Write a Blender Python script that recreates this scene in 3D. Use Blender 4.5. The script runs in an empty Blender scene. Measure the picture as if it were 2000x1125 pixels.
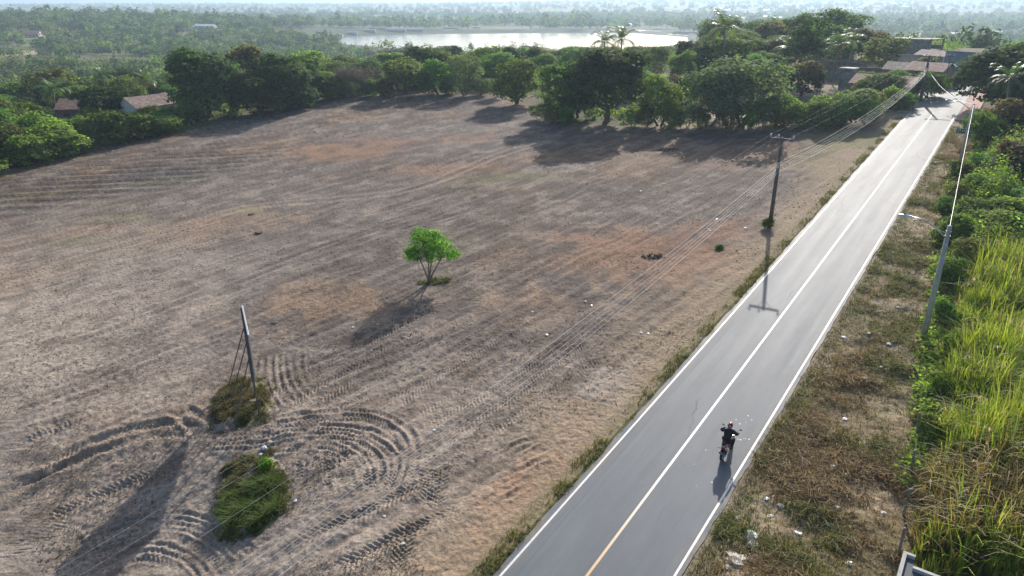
import bpy, math, random
import numpy as np
from mathutils import Vector, Matrix
R = math.radians
rng = np.random.default_rng(7)
random.seed(7)
S = bpy.context.scene
COL = S.collection

# ------------------------------------------------------------------ camera, sky, sun, exposure
CAM_Z, FPX = 22.0, 1390.0
PITCH = math.atan(560 / FPX)
cd = bpy.data.cameras.new('camera'); cam = bpy.data.objects.new('camera', cd); COL.objects.link(cam)
cam.location = (0, 0, CAM_Z); cam.rotation_euler = (R(90) - PITCH, 0, 0)
cd.sensor_width = 36; cd.lens = 36 * FPX / 2000; cd.clip_start = .5; cd.clip_end = 40000
S.camera = cam
SUN_AZ, SUN_EL = 19.5, 26.8          # azimuth clockwise from the camera's forward (+Y)
w = bpy.data.worlds.new('World'); S.world = w; w.use_nodes = True
nt = w.node_tree; sky = nt.nodes.new('ShaderNodeTexSky'); sky.sky_type = 'NISHITA'; sky.sun_disc = False
sky.sun_elevation = R(SUN_EL); sky.sun_rotation = R(SUN_AZ); sky.air_density = 1.0; sky.dust_density = 2.6; sky.ozone_density = 2.2
bg = nt.nodes['Background']; bg.inputs[1].default_value = .11; nt.links.new(sky.outputs[0], bg.inputs[0])
sl = bpy.data.lights.new('sun', 'SUN'); sl.energy = 4.1; sl.angle = R(.55); sl.color = (1, .94, .86)
so = bpy.data.objects.new('sun', sl); COL.objects.link(so)
sd = Vector((math.sin(R(SUN_AZ)) * math.cos(R(SUN_EL)), math.cos(R(SUN_AZ)) * math.cos(R(SUN_EL)), math.sin(R(SUN_EL))))
so.rotation_euler = sd.to_track_quat('Z', 'Y').to_euler(); so.location = sd * 200
vs = S.view_settings; vs.view_transform = 'Standard'; vs.look = 'None'; vs.gamma = 1; vs.use_curve_mapping = False
vs.exposure = 0.58
S.cycles.max_bounces = 6; S.cycles.transparent_max_bounces = 6; S.cycles.volume_bounces = 0
HAZE = 0.00025

# ------------------------------------------------------------------ small maths
def smooth(a, b, x):
    t = np.clip((x - a) / (b - a), 0, 1); return t * t * (3 - 2 * t)
_tabs = [np.random.default_rng(100 + i).random((256, 256)).astype(np.float32) for i in range(12)]
def vnoise(x, y, k=0):
    T = _tabs[k % 12]; xi = np.floor(x); yi = np.floor(y); fx = (x - xi); fy = (y - yi)
    fx = fx * fx * (3 - 2 * fx); fy = fy * fy * (3 - 2 * fy)
    xi = xi.astype(np.int64) & 255; yi = yi.astype(np.int64) & 255; x1 = (xi + 1) & 255; y1 = (yi + 1) & 255
    return (T[xi, yi] * (1 - fx) + T[x1, yi] * fx) * (1 - fy) + (T[xi, y1] * (1 - fx) + T[x1, y1] * fx) * fy
def fbm(x, y, k=0, n=4):
    a, s, o = 1., 0., 0.
    for i in range(n):
        o = o + a * vnoise(x * 2**i + 17 * i, y * 2**i + 5 * i, k + i); s += a; a *= .5
    return o / s
GX, GY = .05, .035
def lake_poly(): return LAKE
def base_z(x, y):
    x = np.asarray(x, float); y = np.asarray(y, float)
    r = np.hypot(x, y); az = np.degrees(np.arctan2(x, np.maximum(y, 1e-3)))
    q = smooth(4, 20, az); t = smooth(150 + 40 * q, 370 + 110 * q, r)
    P = np.clip(GX * x + GY * y, -9, 12)
    far = smooth(1500, 5200, r) * (12 + 26 * smooth(-12, 10, az)) - 18.4
    ridge = 21 * np.exp(-(((x + 560) / 330)**2 + ((y - 900) / 300)**2)) + 7 * np.exp(-(((x + 260) / 160)**2 + ((y - 420) / 130)**2))
    und = (fbm(x / 260 + 9, y / 260 + 3, 2, 2) - .5) * 5 * smooth(300, 700, r) * smooth(60, 170, np.hypot((x + 20) / 3.2, y - 905))
    dip = 1.3 * smooth(36, 24, y) * smooth(-7, -15, x)
    return P * (1 - t) + t * (far + ridge * 1.0 + und) - dip
def px_ray(x, y):
    u = (x - 1000) / FPX; v = (y - 562.5) / FPX; c, s = math.cos(PITCH), math.sin(PITCH)
    return np.array([u, c - v * s, -s - v * c])
def hit(x, y, zfun=base_z):
    d = px_ray(x, y); t = 10.; 
    prev = t
    while t < 20000:
        p = d * t
        if CAM_Z + p[2] < zfun(p[0], p[1]): break
        prev = t; t += max(.5, t * .01)
    a, b = prev, t
    for _ in range(30):
        m = (a + b) / 2; p = d * m
        if CAM_Z + p[2] < zfun(p[0], p[1]): b = m
        else: a = m
    p = d * b; return np.array([p[0], p[1], CAM_Z + p[2]])
def hit_z(x, y, z):
    d = px_ray(x, y); t = (z - CAM_Z) / d[2]; return np.array([d[0] * t, d[1] * t, z])
def at_depth(x, y, Y):
    d = px_ray(x, y); t = Y / d[1]; return np.array([d[0] * t, Y, CAM_Z + d[2] * t])
def hits(pts): return np.array([hit(*p) for p in pts])
def inside(poly, x, y):
    poly = np.asarray(poly)[:, :2]; c = np.zeros(np.shape(x), bool); n = len(poly)
    for i in range(n):
        x1, y1 = poly[i]; x2, y2 = poly[(i + 1) % n]
        if y1 == y2: continue
        c ^= ((y1 > y) != (y2 > y)) & (x < (x2 - x1) * (y - y1) / (y2 - y1) + x1)
    return c
def poly_dist(pts, x, y, closed=False):
    """unsigned distance, arc length and signed side of points to a polyline"""
    pts = np.asarray(pts)[:, :2]
    if closed: pts = np.vstack([pts, pts[:1]])
    D = np.full(x.shape, 1e9); A = np.zeros(x.shape); V = np.zeros(x.shape); s0 = 0
    for a, b in zip(pts[:-1], pts[1:]):
        d = b - a; L = np.hypot(*d); 
        if L < 1e-6: continue
        d = d / L; rx, ry = x - a[0], y - a[1]
        t = np.clip(rx * d[0] + ry * d[1], 0, L); ex, ey = rx - d[0] * t, ry - d[1] * t
        q = np.hypot(ex, ey); m = q < D
        D = np.where(m, q, D); A = np.where(m, s0 + t, A); V = np.where(m, np.sign(rx * d[1] - ry * d[0]) * q, V); s0 += L
    return D, A, V
def spline(p, n=8):
    p = np.asarray(p, float)
    if len(p) < 3: return np.array([p[0] + (p[-1] - p[0]) * i / n for i in range(n + 1)])
    P = np.vstack([2 * p[0] - p[1], p, 2 * p[-1] - p[-2]]); o = []
    for i in range(1, len(P) - 2):
        for j in range(n):
            t = j / n; a, b, c, d = P[i - 1], P[i], P[i + 1], P[i + 2]
            o.append(.5 * (2 * b + (c - a) * t + (2 * a - 5 * b + 4 * c - d) * t * t + (3 * b - a - 3 * c + d) * t**3))
    o.append(p[-1]); return np.array(o)

# ------------------------------------------------------------------ materials
def nodes(m): m.use_nodes = True; return m.node_tree, m.node_tree.nodes['Principled BSDF']
def mat(name, color, rough=.7, metal=0., spec=.5, noise=0., nscale=6., bump=0., bscale=20.):
    m = bpy.data.materials.new(name); t, b = nodes(m)
    b.inputs['Base Color'].default_value = (*color, 1); b.inputs['Roughness'].default_value = rough
    b.inputs['Metallic'].default_value = metal; b.inputs['Specular IOR Level'].default_value = spec
    tc = t.nodes.new('ShaderNodeTexCoord')
    if noise:
        n = t.nodes.new('ShaderNodeTexNoise'); n.inputs['Scale'].default_value = nscale; n.inputs['Detail'].default_value = 6
        t.links.new(tc.outputs['Object'], n.inputs['Vector'])
        mr = t.nodes.new('ShaderNodeMapRange'); mr.inputs[1].default_value = .3; mr.inputs[2].default_value = .7
        mr.inputs[3].default_value = 1 - noise; mr.inputs[4].default_value = 1 + noise
        t.links.new(n.outputs[0], mr.inputs[0])
        mx = t.nodes.new('ShaderNodeMix'); mx.data_type = 'RGBA'; mx.blend_type = 'MULTIPLY'; mx.inputs[0].default_value = 1
        mx.inputs[6].default_value = (*color, 1); t.links.new(mr.outputs[0], mx.inputs[7]); t.links.new(mx.outputs[2], b.inputs['Base Color'])
    if bump:
        n = t.nodes.new('ShaderNodeTexNoise'); n.inputs['Scale'].default_value = bscale; n.inputs['Detail'].default_value = 5
        t.links.new(tc.outputs['Object'], n.inputs['Vector'])
        bp = t.nodes.new('ShaderNodeBump'); bp.inputs['Strength'].default_value = bump; bp.inputs['Distance'].default_value = .05
        t.links.new(n.outputs[0], bp.inputs['Height']); t.links.new(bp.outputs[0], b.inputs['Normal'])
    return m
def leaf_mat(name, trans=.4, vary=.25, rough=.72, spec=.07, tint=(1.0, 1.25, .5)):
    """leaf colour from the mesh attribute 'col', jittered per plant; part of the light passes through"""
    m = bpy.data.materials.new(name); t, b = nodes(m); L = t.links
    at = t.nodes.new('ShaderNodeAttribute'); at.attribute_name = 'col'
    oi = t.nodes.new('ShaderNodeObjectInfo')
    hs = t.nodes.new('ShaderNodeHueSaturation'); L.new(at.outputs['Color'], hs.inputs['Color'])
    mr = t.nodes.new('ShaderNodeMapRange'); mr.inputs[3].default_value = 1 - vary; mr.inputs[4].default_value = 1 + vary
    L.new(oi.outputs['Random'], mr.inputs[0]); L.new(mr.outputs[0], hs.inputs['Value'])
    ml = t.nodes.new('ShaderNodeMath'); ml.operation = 'MULTIPLY'; ml.inputs[1].default_value = 7.31; L.new(oi.outputs['Random'], ml.inputs[0])
    fr = t.nodes.new('ShaderNodeMath'); fr.operation = 'FRACT'; L.new(ml.outputs[0], fr.inputs[0])
    mh = t.nodes.new('ShaderNodeMapRange'); mh.inputs[3].default_value = .5 - .035 * (vary > 0); mh.inputs[4].default_value = .5 + .03 * (vary > 0)
    L.new(fr.outputs[0], mh.inputs[0]); L.new(mh.outputs[0], hs.inputs['Hue'])
    L.new(hs.outputs[0], b.inputs['Base Color']); b.inputs['Roughness'].default_value = rough; b.inputs['Specular IOR Level'].default_value = spec
    tr = t.nodes.new('ShaderNodeBsdfTranslucent'); mu = t.nodes.new('ShaderNodeMix'); mu.data_type = 'RGBA'; mu.blend_type = 'MULTIPLY'
    mu.inputs[0].default_value = 1; L.new(hs.outputs[0], mu.inputs[6]); mu.inputs[7].default_value = (*tint, 1); L.new(mu.outputs[2], tr.inputs[0])
    mx = t.nodes.new('ShaderNodeMixShader'); mx.inputs[0].default_value = trans
    L.new(b.outputs[0], mx.inputs[1]); L.new(tr.outputs[0], mx.inputs[2]); L.new(mx.outputs[0], t.nodes['Material Output'].inputs[0])
    return m
LEAF = leaf_mat('leaves', .5)
LEAF_GRASS = leaf_mat('grass_blades', .45, 0., .6, .15, (1.25, 1.2, .5))
LEAF_DRY = leaf_mat('dry_blades', .25, 0., .7, .1, (1.1, 1., .8))
LEAF_PALM = leaf_mat('palm_fronds', .35, .2, .4, .4)
BARK = mat('bark', (.10, .08, .06), .9, noise=.4, nscale=4, bump=.5)
BARK_PALE = mat('pale_bark', (.22, .18, .14), .9, noise=.3, nscale=6)
CONC = mat('concrete', (.40, .40, .38), .85, noise=.2, nscale=3, bump=.2)
CONC_DARK = mat('stained_concrete', (.24, .23, .22), .9, noise=.4, nscale=1.6, bump=.2)
WOODPOLE = mat('weathered_pole', (.13, .11, .10), .85, noise=.35, nscale=3, bump=.3)
STEEL = mat('galvanised_steel', (.55, .56, .57), .35, .9)
DARKSTEEL = mat('dark_steel', (.12, .12, .12), .5, .6)
CABLE = mat('cable_aluminium', (.62, .60, .60), .5, .2)
WHITE = mat('white_paint', (.80, .80, .78), .45)

# ------------------------------------------------------------------ mesh helpers
def raw_mesh(name, v, f, m=None, col=None, smooth_=False, parent=None, uv=None):
    """v (n,3); f (k,3) or (k,4) array; col (n,3) per vertex"""
    v = np.asarray(v, np.float32); f = np.asarray(f, np.int32); me = bpy.data.meshes.new(name); k = f.shape[1]
    me.vertices.add(len(v)); me.vertices.foreach_set('co', v.ravel())
    me.loops.add(f.size); me.loops.foreach_set('vertex_index', f.ravel())
    me.polygons.add(len(f)); me.polygons.foreach_set('loop_start', np.arange(0, f.size, k, dtype=np.int32))
    if smooth_: me.polygons.foreach_set('use_smooth', np.ones(len(f), bool))
    if col is not None:
        a = me.attributes.new('col', 'FLOAT_COLOR', 'POINT'); c = np.ones((len(v), 4), np.float32); c[:, :3] = col
        a.data.foreach_set('color', c.ravel())
    if uv is not None:
        u = me.uv_layers.new(name='uv'); u.data.foreach_set('uv', np.asarray(uv, np.float32)[f.ravel()].ravel())
    me.update(calc_edges=True); me.validate()
    if m: me.materials.append(m)
    return me
def link(name, me, parent=None):
    o = bpy.data.objects.new(name, me); COL.objects.link(o)
    if parent: o.parent = parent
    return o
def tag(o, label=None, cat=None, group=None, kind=None):
    if label: o['label'] = label
    if cat: o['category'] = cat
    if group: o['group'] = group
    if kind: o['kind'] = kind
    return o
def empty(name, loc, rz=0., label=None, cat=None, group=None):
    o = bpy.data.objects.new(name, None); COL.objects.link(o); o.location = loc; o.rotation_euler = (0, 0, rz); o.empty_display_size = .3
    return tag(o, label, cat, group)
class MB:
    """collects solids and builds ONE mesh object"""
    def __init__(s): s.v = []; s.f = []; s.n = 0
    def add(s, v, f):
        s.v += [tuple(map(float, p)) for p in v]; s.f += [tuple(int(i) + s.n for i in q) for q in f]; s.n = len(s.v); return s
    def box(s, c, d, rz=0., rx=0., ry=0., bev=0.):
        x, y, z = [q / 2 for q in d]; M = Matrix.Rotation(rz, 3, 'Z') @ Matrix.Rotation(ry, 3, 'Y') @ Matrix.Rotation(rx, 3, 'X')
        P = [Vector(c) + M @ Vector(p) for p in [(-x,-y,-z),(x,-y,-z),(x,y,-z),(-x,y,-z),(-x,-y,z),(x,-y,z),(x,y,z),(-x,y,z)]]
        return s.add(P, [(0,3,2,1),(4,5,6,7),(0,1,5,4),(1,2,6,5),(2,3,7,6),(3,0,4,7)])
    def tube(s, pts, r, n=8, cap=True):
        pts = [Vector(p) for p in pts]; r = r if hasattr(r, '__len__') else [r] * len(pts); V = []; F = []; up = None
        for i, p in enumerate(pts):
            d = (pts[min(i + 1, len(pts) - 1)] - pts[max(i - 1, 0)]).normalized()
            if up is None: up = Vector((0, 0, 1)) if abs(d.z) < .9 else Vector((1, 0, 0))
            a = d.cross(up).normalized(); b = a.cross(d).normalized(); up = b
            V += [p + (a * math.cos(t) + b * math.sin(t)) * r[i] for t in [2 * math.pi * k / n for k in range(n)]]
        for i in range(len(pts) - 1):
            for k in range(n): F.append((i*n+k, i*n+(k+1) % n, (i+1)*n+(k+1) % n, (i+1)*n+k))
        if cap: F.append(tuple(range(n - 1, -1, -1))); F.append(tuple((len(pts)-1)*n + k for k in range(n)))
        return s.add(V, F)
    def lathe(s, c, prof, n=20, axis='Z', sx=1., sy=1.):
        V = []; F = []; M = {'Z': Matrix.Identity(3), 'Y': Matrix.Rotation(R(90), 3, 'X'), 'X': Matrix.Rotation(R(90), 3, 'Y')}[axis]
        for r, z in prof: V += [Vector(c) + M @ Vector((r*sx*math.cos(2*math.pi*k/n), r*sy*math.sin(2*math.pi*k/n), z)) for k in range(n)]
        for i in range(len(prof) - 1):
            for k in range(n): F.append((i*n+k, i*n+(k+1) % n, (i+1)*n+(k+1) % n, (i+1)*n+k))
        F.append(tuple(range(n-1, -1, -1))); F.append(tuple((len(prof)-1)*n+k for k in range(n)))
        return s.add(V, F)
    def ell(s, c, r, n=14, m=9, rot=None):
        V = []; F = []; M = rot or Matrix.Identity(3)
        for i in range(m + 1):
            ph = math.pi * i / m
            for k in range(n): V.append(Vector(c) + M @ Vector((r[0]*math.sin(ph)*math.cos(2*math.pi*k/n), r[1]*math.sin(ph)*math.sin(2*math.pi*k/n), r[2]*math.cos(ph))))
        for i in range(m):
            for k in range(n): F.append((i*n+k, (i+1)*n+k, (i+1)*n+(k+1) % n, i*n+(k+1) % n))
        return s.add(V, F)
    def quad(s, a, b, c, d): return s.add([a, b, c, d], [(0, 1, 2, 3)])
    def prism(s, poly, z0, z1):
        n = len(poly); V = [(p[0], p[1], z0) for p in poly] + [(p[0], p[1], z1) for p in poly]
        return s.add(V, [tuple(range(n-1, -1, -1)), tuple(range(n, 2*n))] + [(i, (i+1) % n, n+(i+1) % n, n+i) for i in range(n)])
    def mesh(s, name, m, smooth_=False):
        me = bpy.data.meshes.new(name); me.from_pydata(s.v, [], s.f); me.update()
        if m: me.materials.append(m)
        if smooth_:
            me.polygons.foreach_set('use_smooth', np.ones(len(me.polygons), bool))
        return me
    def build(s, name, m, parent=None, smooth_=False, bevel=0.):
        o = link(name, s.mesh(name, m, smooth_), parent)
        if bevel:
            b = o.modifiers.new('bevel', 'BEVEL'); b.width = bevel; b.segments = 2; b.limit_method = 'ANGLE'
        return o

# ------------------------------------------------------------------ layout of the place (points read off the ground)
ROAD_L = hits([(978, 1125), (1773.6, 225)])[:, :2]
ROAD_R = hits([(1320, 1125), (1852, 248)])[:, :2]
rd = ROAD_L[1] - ROAD_L[0]; rd /= np.hypot(*rd); rn = np.array([rd[1], -rd[0]])            # along, and to the right
rw = float(((ROAD_R - ROAD_L[0]) @ rn).mean())                                             # edge line to edge line
RC0 = ROAD_L[0] + rn * rw / 2
s_end = float((ROAD_L[1] - RC0) @ rd)
def road_pt(s, v=0.):
    k = max(0., s - (s_end + 32)); a = min(k / 26., 1.1)          # past the village the road swings to the right
    if k > 0:
        rad = 26.; c = RC0 + rd * (s_end + 32)
        p = c + rd * rad * math.sin(a) + rn * rad * (1 - math.cos(a)); d = rd * math.cos(a) + rn * math.sin(a)
        return p + np.array([d[1], -d[0]]) * v
    return RC0 + rd * s + rn * v
def road_sv(x, y): return (x - RC0[0]) * rd[0] + (y - RC0[1]) * rd[1], (x - RC0[0]) * rn[0] + (y - RC0[1]) * rn[1]
FIELD = hits([(-700, 470), (0, 332), (140, 300), (300, 268), (420, 245), (500, 226), (640, 196), (720, 186), (800, 180), (950, 181), (1040, 205), (1062, 236),
              (1200, 247), (1400, 252), (1560, 254), (1660, 250), (1745, 232)])[:, :2]
FIELD = np.vstack([FIELD, [road_pt(s_end - 6, -3.4)], [road_pt(-30, -3.4)], [[-120, -20]]])
LAKE = np.array([hit_z(*p, -20)[:2] for p in [(606, 79), (680, 72), (760, 68), (860, 66), (1000, 65), (1120, 64.5), (1230, 64), (1345, 72), (1350, 84), (1280, 93), (1150, 100),
                                             (1000, 104), (850, 100), (720, 92), (650, 84)]])
PONDS = [np.array([hit_z(*p, -20)[:2] for p in q]) for q in ([(1225, 57.5), (1300, 60), (1302, 63), (1226, 61)], [(1300, 65), (1352, 69), (1350, 71), (1300, 67)], [(1432, 68), (1466, 71), (1464, 73), (1432, 71)], [(1470, 75), (1500, 80), (1500, 82), (1470, 78)])]
MOUND_A = hits([(408, 790), (440, 750), (480, 736), (520, 748), (538, 790), (520, 825), (470, 838), (412, 850)])[:, :2]
MOUND_B = hits([(440, 912), (480, 888), (525, 878), (555, 915), (566, 965), (560, 1000), (510, 1045), (440, 1062), (415, 1040), (425, 960)])[:, :2]
TRACKS = []   # (points, offsets, depth, width, tread, berm)
def track(px, offs=(0,), depth=.05, width=.16, tread=.0, berm=.5): TRACKS.append((spline(hits(px)[:, :2], 6), offs, depth, width, tread, berm))
track([(0, 548), (130, 510), (250, 475), (380, 432), (480, 405), (560, 396), (640, 390), (760, 378), (850, 355), (930, 320), (1000, 295), (1060, 278)], (-.85, .85), .10, .26, 0, .5)
track([(0, 530), (200, 478), (420, 420)], (-.85, .85), .06, .2, 0, .4)
track([(410, 850), (495, 834), (544, 818), (621, 809), (689, 805), (738, 810), (776, 827), (805, 851), (815, 890), (806, 929), (786, 968)], (0, .5, .85), .13, .15, .05, .8)
track([(410, 858), (520, 849), (568, 839), (641, 837), (699, 842), (738, 851), (772, 876), (786, 900), (781, 935), (760, 975)], (-.1, .25, .6, .95), .12, .12, .05, .7)
track([(530, 862), (641, 855), (689, 866), (723, 890), (738, 920), (738, 955)], (-.3, 0, .3, .6, .9), .1, .11, .05, .7)
for a, b in [((641, 868), (641, 975)), ((676, 872), (697, 968)), ((722, 905), (724, 972)), ((592, 880), (586, 955))]: track([a, b], (-.13, .13), .07, .12, .06, .9)
track([(600, 890), (640, 905), (690, 900), (735, 915)], (-.5, 0, .5), .06, .14, .05)
track([(590, 930), (650, 945), (710, 935)], (-.4, .2), .06, .14, .05)
track([(396, 852), (361, 835), (289, 832), (237, 846), (173, 866), (130, 890), (87, 924), (20, 958)], (0,), .26, .3, .05, .9)
track([(392, 856), (318, 850), (245, 866), (188, 881), (144, 904), (110, 916), (40, 956)], (0,), .24, .26, .06, .9)
track([(335, 795), (375, 823), (397, 850)], (-.3, .2), .25, .24, 0, .8)
track([(310, 812), (345, 806), (370, 822), (385, 842)], (0, .35), .1, .15, 0, .8)
track([(150, 1100), (200, 1072), (250, 1055), (300, 1048), (350, 1056), (400, 1082), (440, 1125)], (-1.4, -1.1, -.8, -.5, -.2, .1, .4, .7), .12, .11, .03, .8)
track([(180, 1125), (230, 1098), (290, 1085), (350, 1100)], (-.6, -.2, .2), .07, .13, .04, .8)
track([(538, 688), (538, 725), (548, 762), (575, 795)], (-1.5, -1.05, -.6, -.2, .25, .7, 1.1), .10, .13, .03, .8)
track([(380, 772), (400, 765), (420, 748)], (-.2, .2), .1, .12)
for a, b in [((558, 793), (738, 691)), ((600, 803), (700, 738)), ((733, 793), (905, 711)), ((800, 768), (893, 714)), ((808, 815), (930, 742)), ((830, 835), (950, 765)),
             ((480, 800), (660, 700)), ((760, 800), (1010, 640)), ((900, 800), (1130, 655)), ((880, 850), (1060, 740)), ((60, 1030), (330, 910)), ((0, 1090), (150, 1015)),
             ((660, 1040), (850, 930)), ((700, 1100), (900, 990)), ((560, 1070), (760, 985)), ((830, 900), (835, 990)), ((862, 900), (846, 1000)), ((800, 1010), (770, 1125)), ((560, 750), (860, 600)),
             ((690, 715), (830, 640)), ((0, 880), (200, 800)), ((0, 960), (90, 925)), ((950, 850), (1180, 690)), ((640, 1125), (860, 1010)), ((1010, 760), (1240, 600))]:
    track([a, ((a[0] + b[0]) / 2 + 4, (a[1] + b[1]) / 2 - 3), b], (-.16, .16), .06, .2, .075, .6)
track([(972, 915), (1010, 898), (1065, 868)], (-.9, -.5, -.1, .3, .7), .14, .14, 0, .8)
track([(930, 975), (970, 955), (1018, 928)], (-.9, -.5, -.1, .3, .7), .13, .14, 0, .8)
track([(985, 875), (1010, 862), (1050, 853)], (-.3, .15), .12, .14, 0, .8)
track([(860, 980), (890, 965), (920, 952)], (-.4, 0), .14, .2, 0, .8)
ROWS = hits([(-500, 420), (0, 335), (300, 275), (600, 225), (830, 190), (760, 225), (640, 262), (610, 300), (380, 372), (0, 440), (-500, 560)])[:, :2]

# ------------------------------------------------------------------ ground: one sheet to the horizon
def ground_mesh():
    nt_ = 1500
    tc = np.linspace(-.8, .8, nt_ - 120); tc = np.concatenate([np.linspace(-1.6, -.81, 60), tc, np.linspace(.81, 1.6, 60)])
    Y = 1 / np.linspace(1 / 14.5, 1 / 190., 900); Y = np.concatenate([np.linspace(6, 14.3, 24), Y, np.geomspace(192, 12000, 230)])
    T, YY = np.meshgrid(tc, Y); X = T * YY; x = X.ravel(); y = YY.ravel(); n = len(x)
    z = base_z(x, y); r = np.hypot(x, y)
    infield = inside(FIELD, x, y); s, v = road_sv(x, y)
    on = (np.abs(v) < rw / 2 + .9) & (s < s_end + 34)
    offroad = smooth(rw / 2 + .55, rw / 2 + 2.2, np.abs(v)); offroad = np.where(s > s_end + 34, 1, offroad)
    near = smooth(150, 70, r)
    # soil relief
    big = fbm(x / 9, y / 9, 1, 3) - .5
    c1 = fbm(x / .75, y / .75, 3, 3) - .5; c2 = fbm(x / .27 + 3, y / .27, 5, 2) - .5
    fa = R(42); fp = x * math.cos(fa) - y * math.sin(fa); fl = x * math.sin(fa) + y * math.cos(fa)      # furrow frame: across, along
    wob = fbm(x / 14, y / 14, 6, 2) * 5
    fur = np.sin((fp + wob) * 2 * math.pi / 1.15 + 1.5 * fbm(fl / 6, fp / 2, 7, 2)) * smooth(.38, .62, fbm(fl / 18 + 5, fp / 3.5, 8, 3))
    strk = fbm(fl / 3.5, fp / .45, 4, 3) - .5
    h = np.zeros(n); 
    h += infield * (big * .35 + c1 * .10 * near + c2 * .07 * smooth(80, 35, r) + fur * .035 * near + strk * .11 * near)
    rows_m = inside(ROWS, x, y)
    ra = R(84); rp = x * math.cos(ra) - y * math.sin(ra) + fbm(x / 30, y / 30, 9, 2) * 6
    ph = (rp / 2.5) % 1.0
    edge = smooth(0, 9, poly_dist(ROWS, x, y, True)[0]) * rows_m
    h += edge * (-.07 + .34 * np.exp(-((ph - .5) / .16)**2)) * smooth(.3, .5, fbm(x / 20, y / 5, 10, 3))
    # verge, forest floor
    verge = (~infield) & (v > 0) & (r < 170)
    h += verge * offroad * ((fbm(x / 1.4, y / 1.4, 2, 4) - .5) * .5)
    h *= offroad
    # tyre and tine tracks
    for pts, offs, dep, wid, tread, berm in TRACKS:
        lo = pts.min(0) - 3.2; hi = pts.max(0) + 3.2
        k = np.where((x > lo[0]) & (x < hi[0]) & (y > lo[1]) & (y < hi[1]))[0]
        if not len(k): continue
        D, A, V = poly_dist(pts, x[k], y[k]); L = A.max()
        fade = smooth(0, 1.2, A) * smooth(0, 1.2, L - A) * (.45 + 1.0 * smooth(.3, .66, fbm(x[k] / 1.1, y[k] / 1.1, 2, 3)))
        for o in offs:
            q = V - o + (fbm(A / 2.5 + o * 7, A * 0 + o, 3, 2) - .5) * .25
            prof = -np.exp(-(q / wid)**2) + berm * (np.exp(-((np.abs(q) - wid * 1.9) / (wid * .75))**2))
            tr = np.where(np.abs(q) < wid * 1.35, np.tanh(3 * np.sin(2 * math.pi * (A / .25 + np.abs(q) / .30))), 0) * tread
            h[k] += (dep * .30 * prof + tr * .26) * fade * (D < 3)
    # grassy mounds left unploughed
    for P_, hh in ((MOUND_A, .16), (MOUND_B, .12)):
        D = poly_dist(P_, x, y, True)[0]; ins = inside(P_, x, y)
        h += np.where(ins, smooth(0, .9, D) * hh, 0) + np.where(ins, (fbm(x / .5, y / .5, 2, 3) - .5) * .3, 0)
    z = z + h
    # road bed a touch below the asphalt
    z = np.where((np.abs(v) < rw / 2 + .24) & (s < s_end + 60), base_z(x, y) - .12, z)
    # lake beds
    zl = z.copy()
    for P_ in [LAKE] + PONDS:
        lo = P_.min(0) - 60; hi = P_.max(0) + 60; k = np.where((x > lo[0]) & (x < hi[0]) & (y > lo[1]) & (y < hi[1]))[0]
        D = poly_dist(P_, x[k], y[k], True)[0]; ins = inside(P_, x[k], y[k]); b = 50 if P_ is LAKE else 18
        shore = -19.4 + D * .02 + (fbm(x[k] / 25, y[k] / 25, 3, 3) - .5) * .5
        zl[k] = np.where(ins, np.minimum(zl[k], -19.9 - np.minimum(D * .05, 3)), np.where(D < b, shore * (1 - smooth(0, b, D)) + zl[k] * smooth(0, b, D), zl[k]))
    z = zl
    # colour: the dry albedo of what lies there
    C = np.zeros((n, 3)); n1 = fbm(x / 22, y / 22, 1, 4); n2 = fbm(x / 7 + 4, y / 7, 3, 4); n3 = fbm(x / 1.6, y / 1.6, 5, 4)
    sand = np.array([.44, .365, .295]); brown = np.array([.130, .097, .077]); grey = np.array([.138, .114, .101]); red = np.array([.27, .135, .075]); pale = np.array([.46, .41, .37]); ora = np.array([.30, .185, .10])
    def mixc(c, t, a): return c * (1 - t[:, None]) + a * t[:, None]
    wl = smooth(-4, -34, x + (n1 - .5) * 30) * smooth(92, 40, y)
    wn = smooth(46, 26, y + (n1 - .5) * 16) * .85
    F = np.tile(brown, (n, 1)); F = mixc(F, smooth(.42, .62, n1), grey)
    F = mixc(F, np.clip(np.maximum(wl, wn) * (.75 + .5 * (n2 - .5)), 0, 1), sand)
    F = mixc(F, smooth(.50, .68, n2) * smooth(.5, .42, n1) * .35, ora)
    F = mixc(F, smooth(.44, .62, strk + .5) * .17, sand); F = mixc(F, smooth(.52, .36, strk + .5) * .22, brown * .62)
    F = mixc(F, smooth(.56, .68, n3) * .35, brown * .55); F = mixc(F, smooth(.42, .3, n3) * .25, sand)
    def spot(px, rad, colr, k=.8, nz=.5):
        nonlocal F
        p = hit(*px); d = np.hypot((x - p[0]) / rad[0], (y - p[1]) / rad[1]) + (n2 - .5) * nz * 3.6 + (n3 - .5) * 2.6
        F = mixc(F, smooth(1.4, .25, d) * k * .6, colr)
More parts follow.
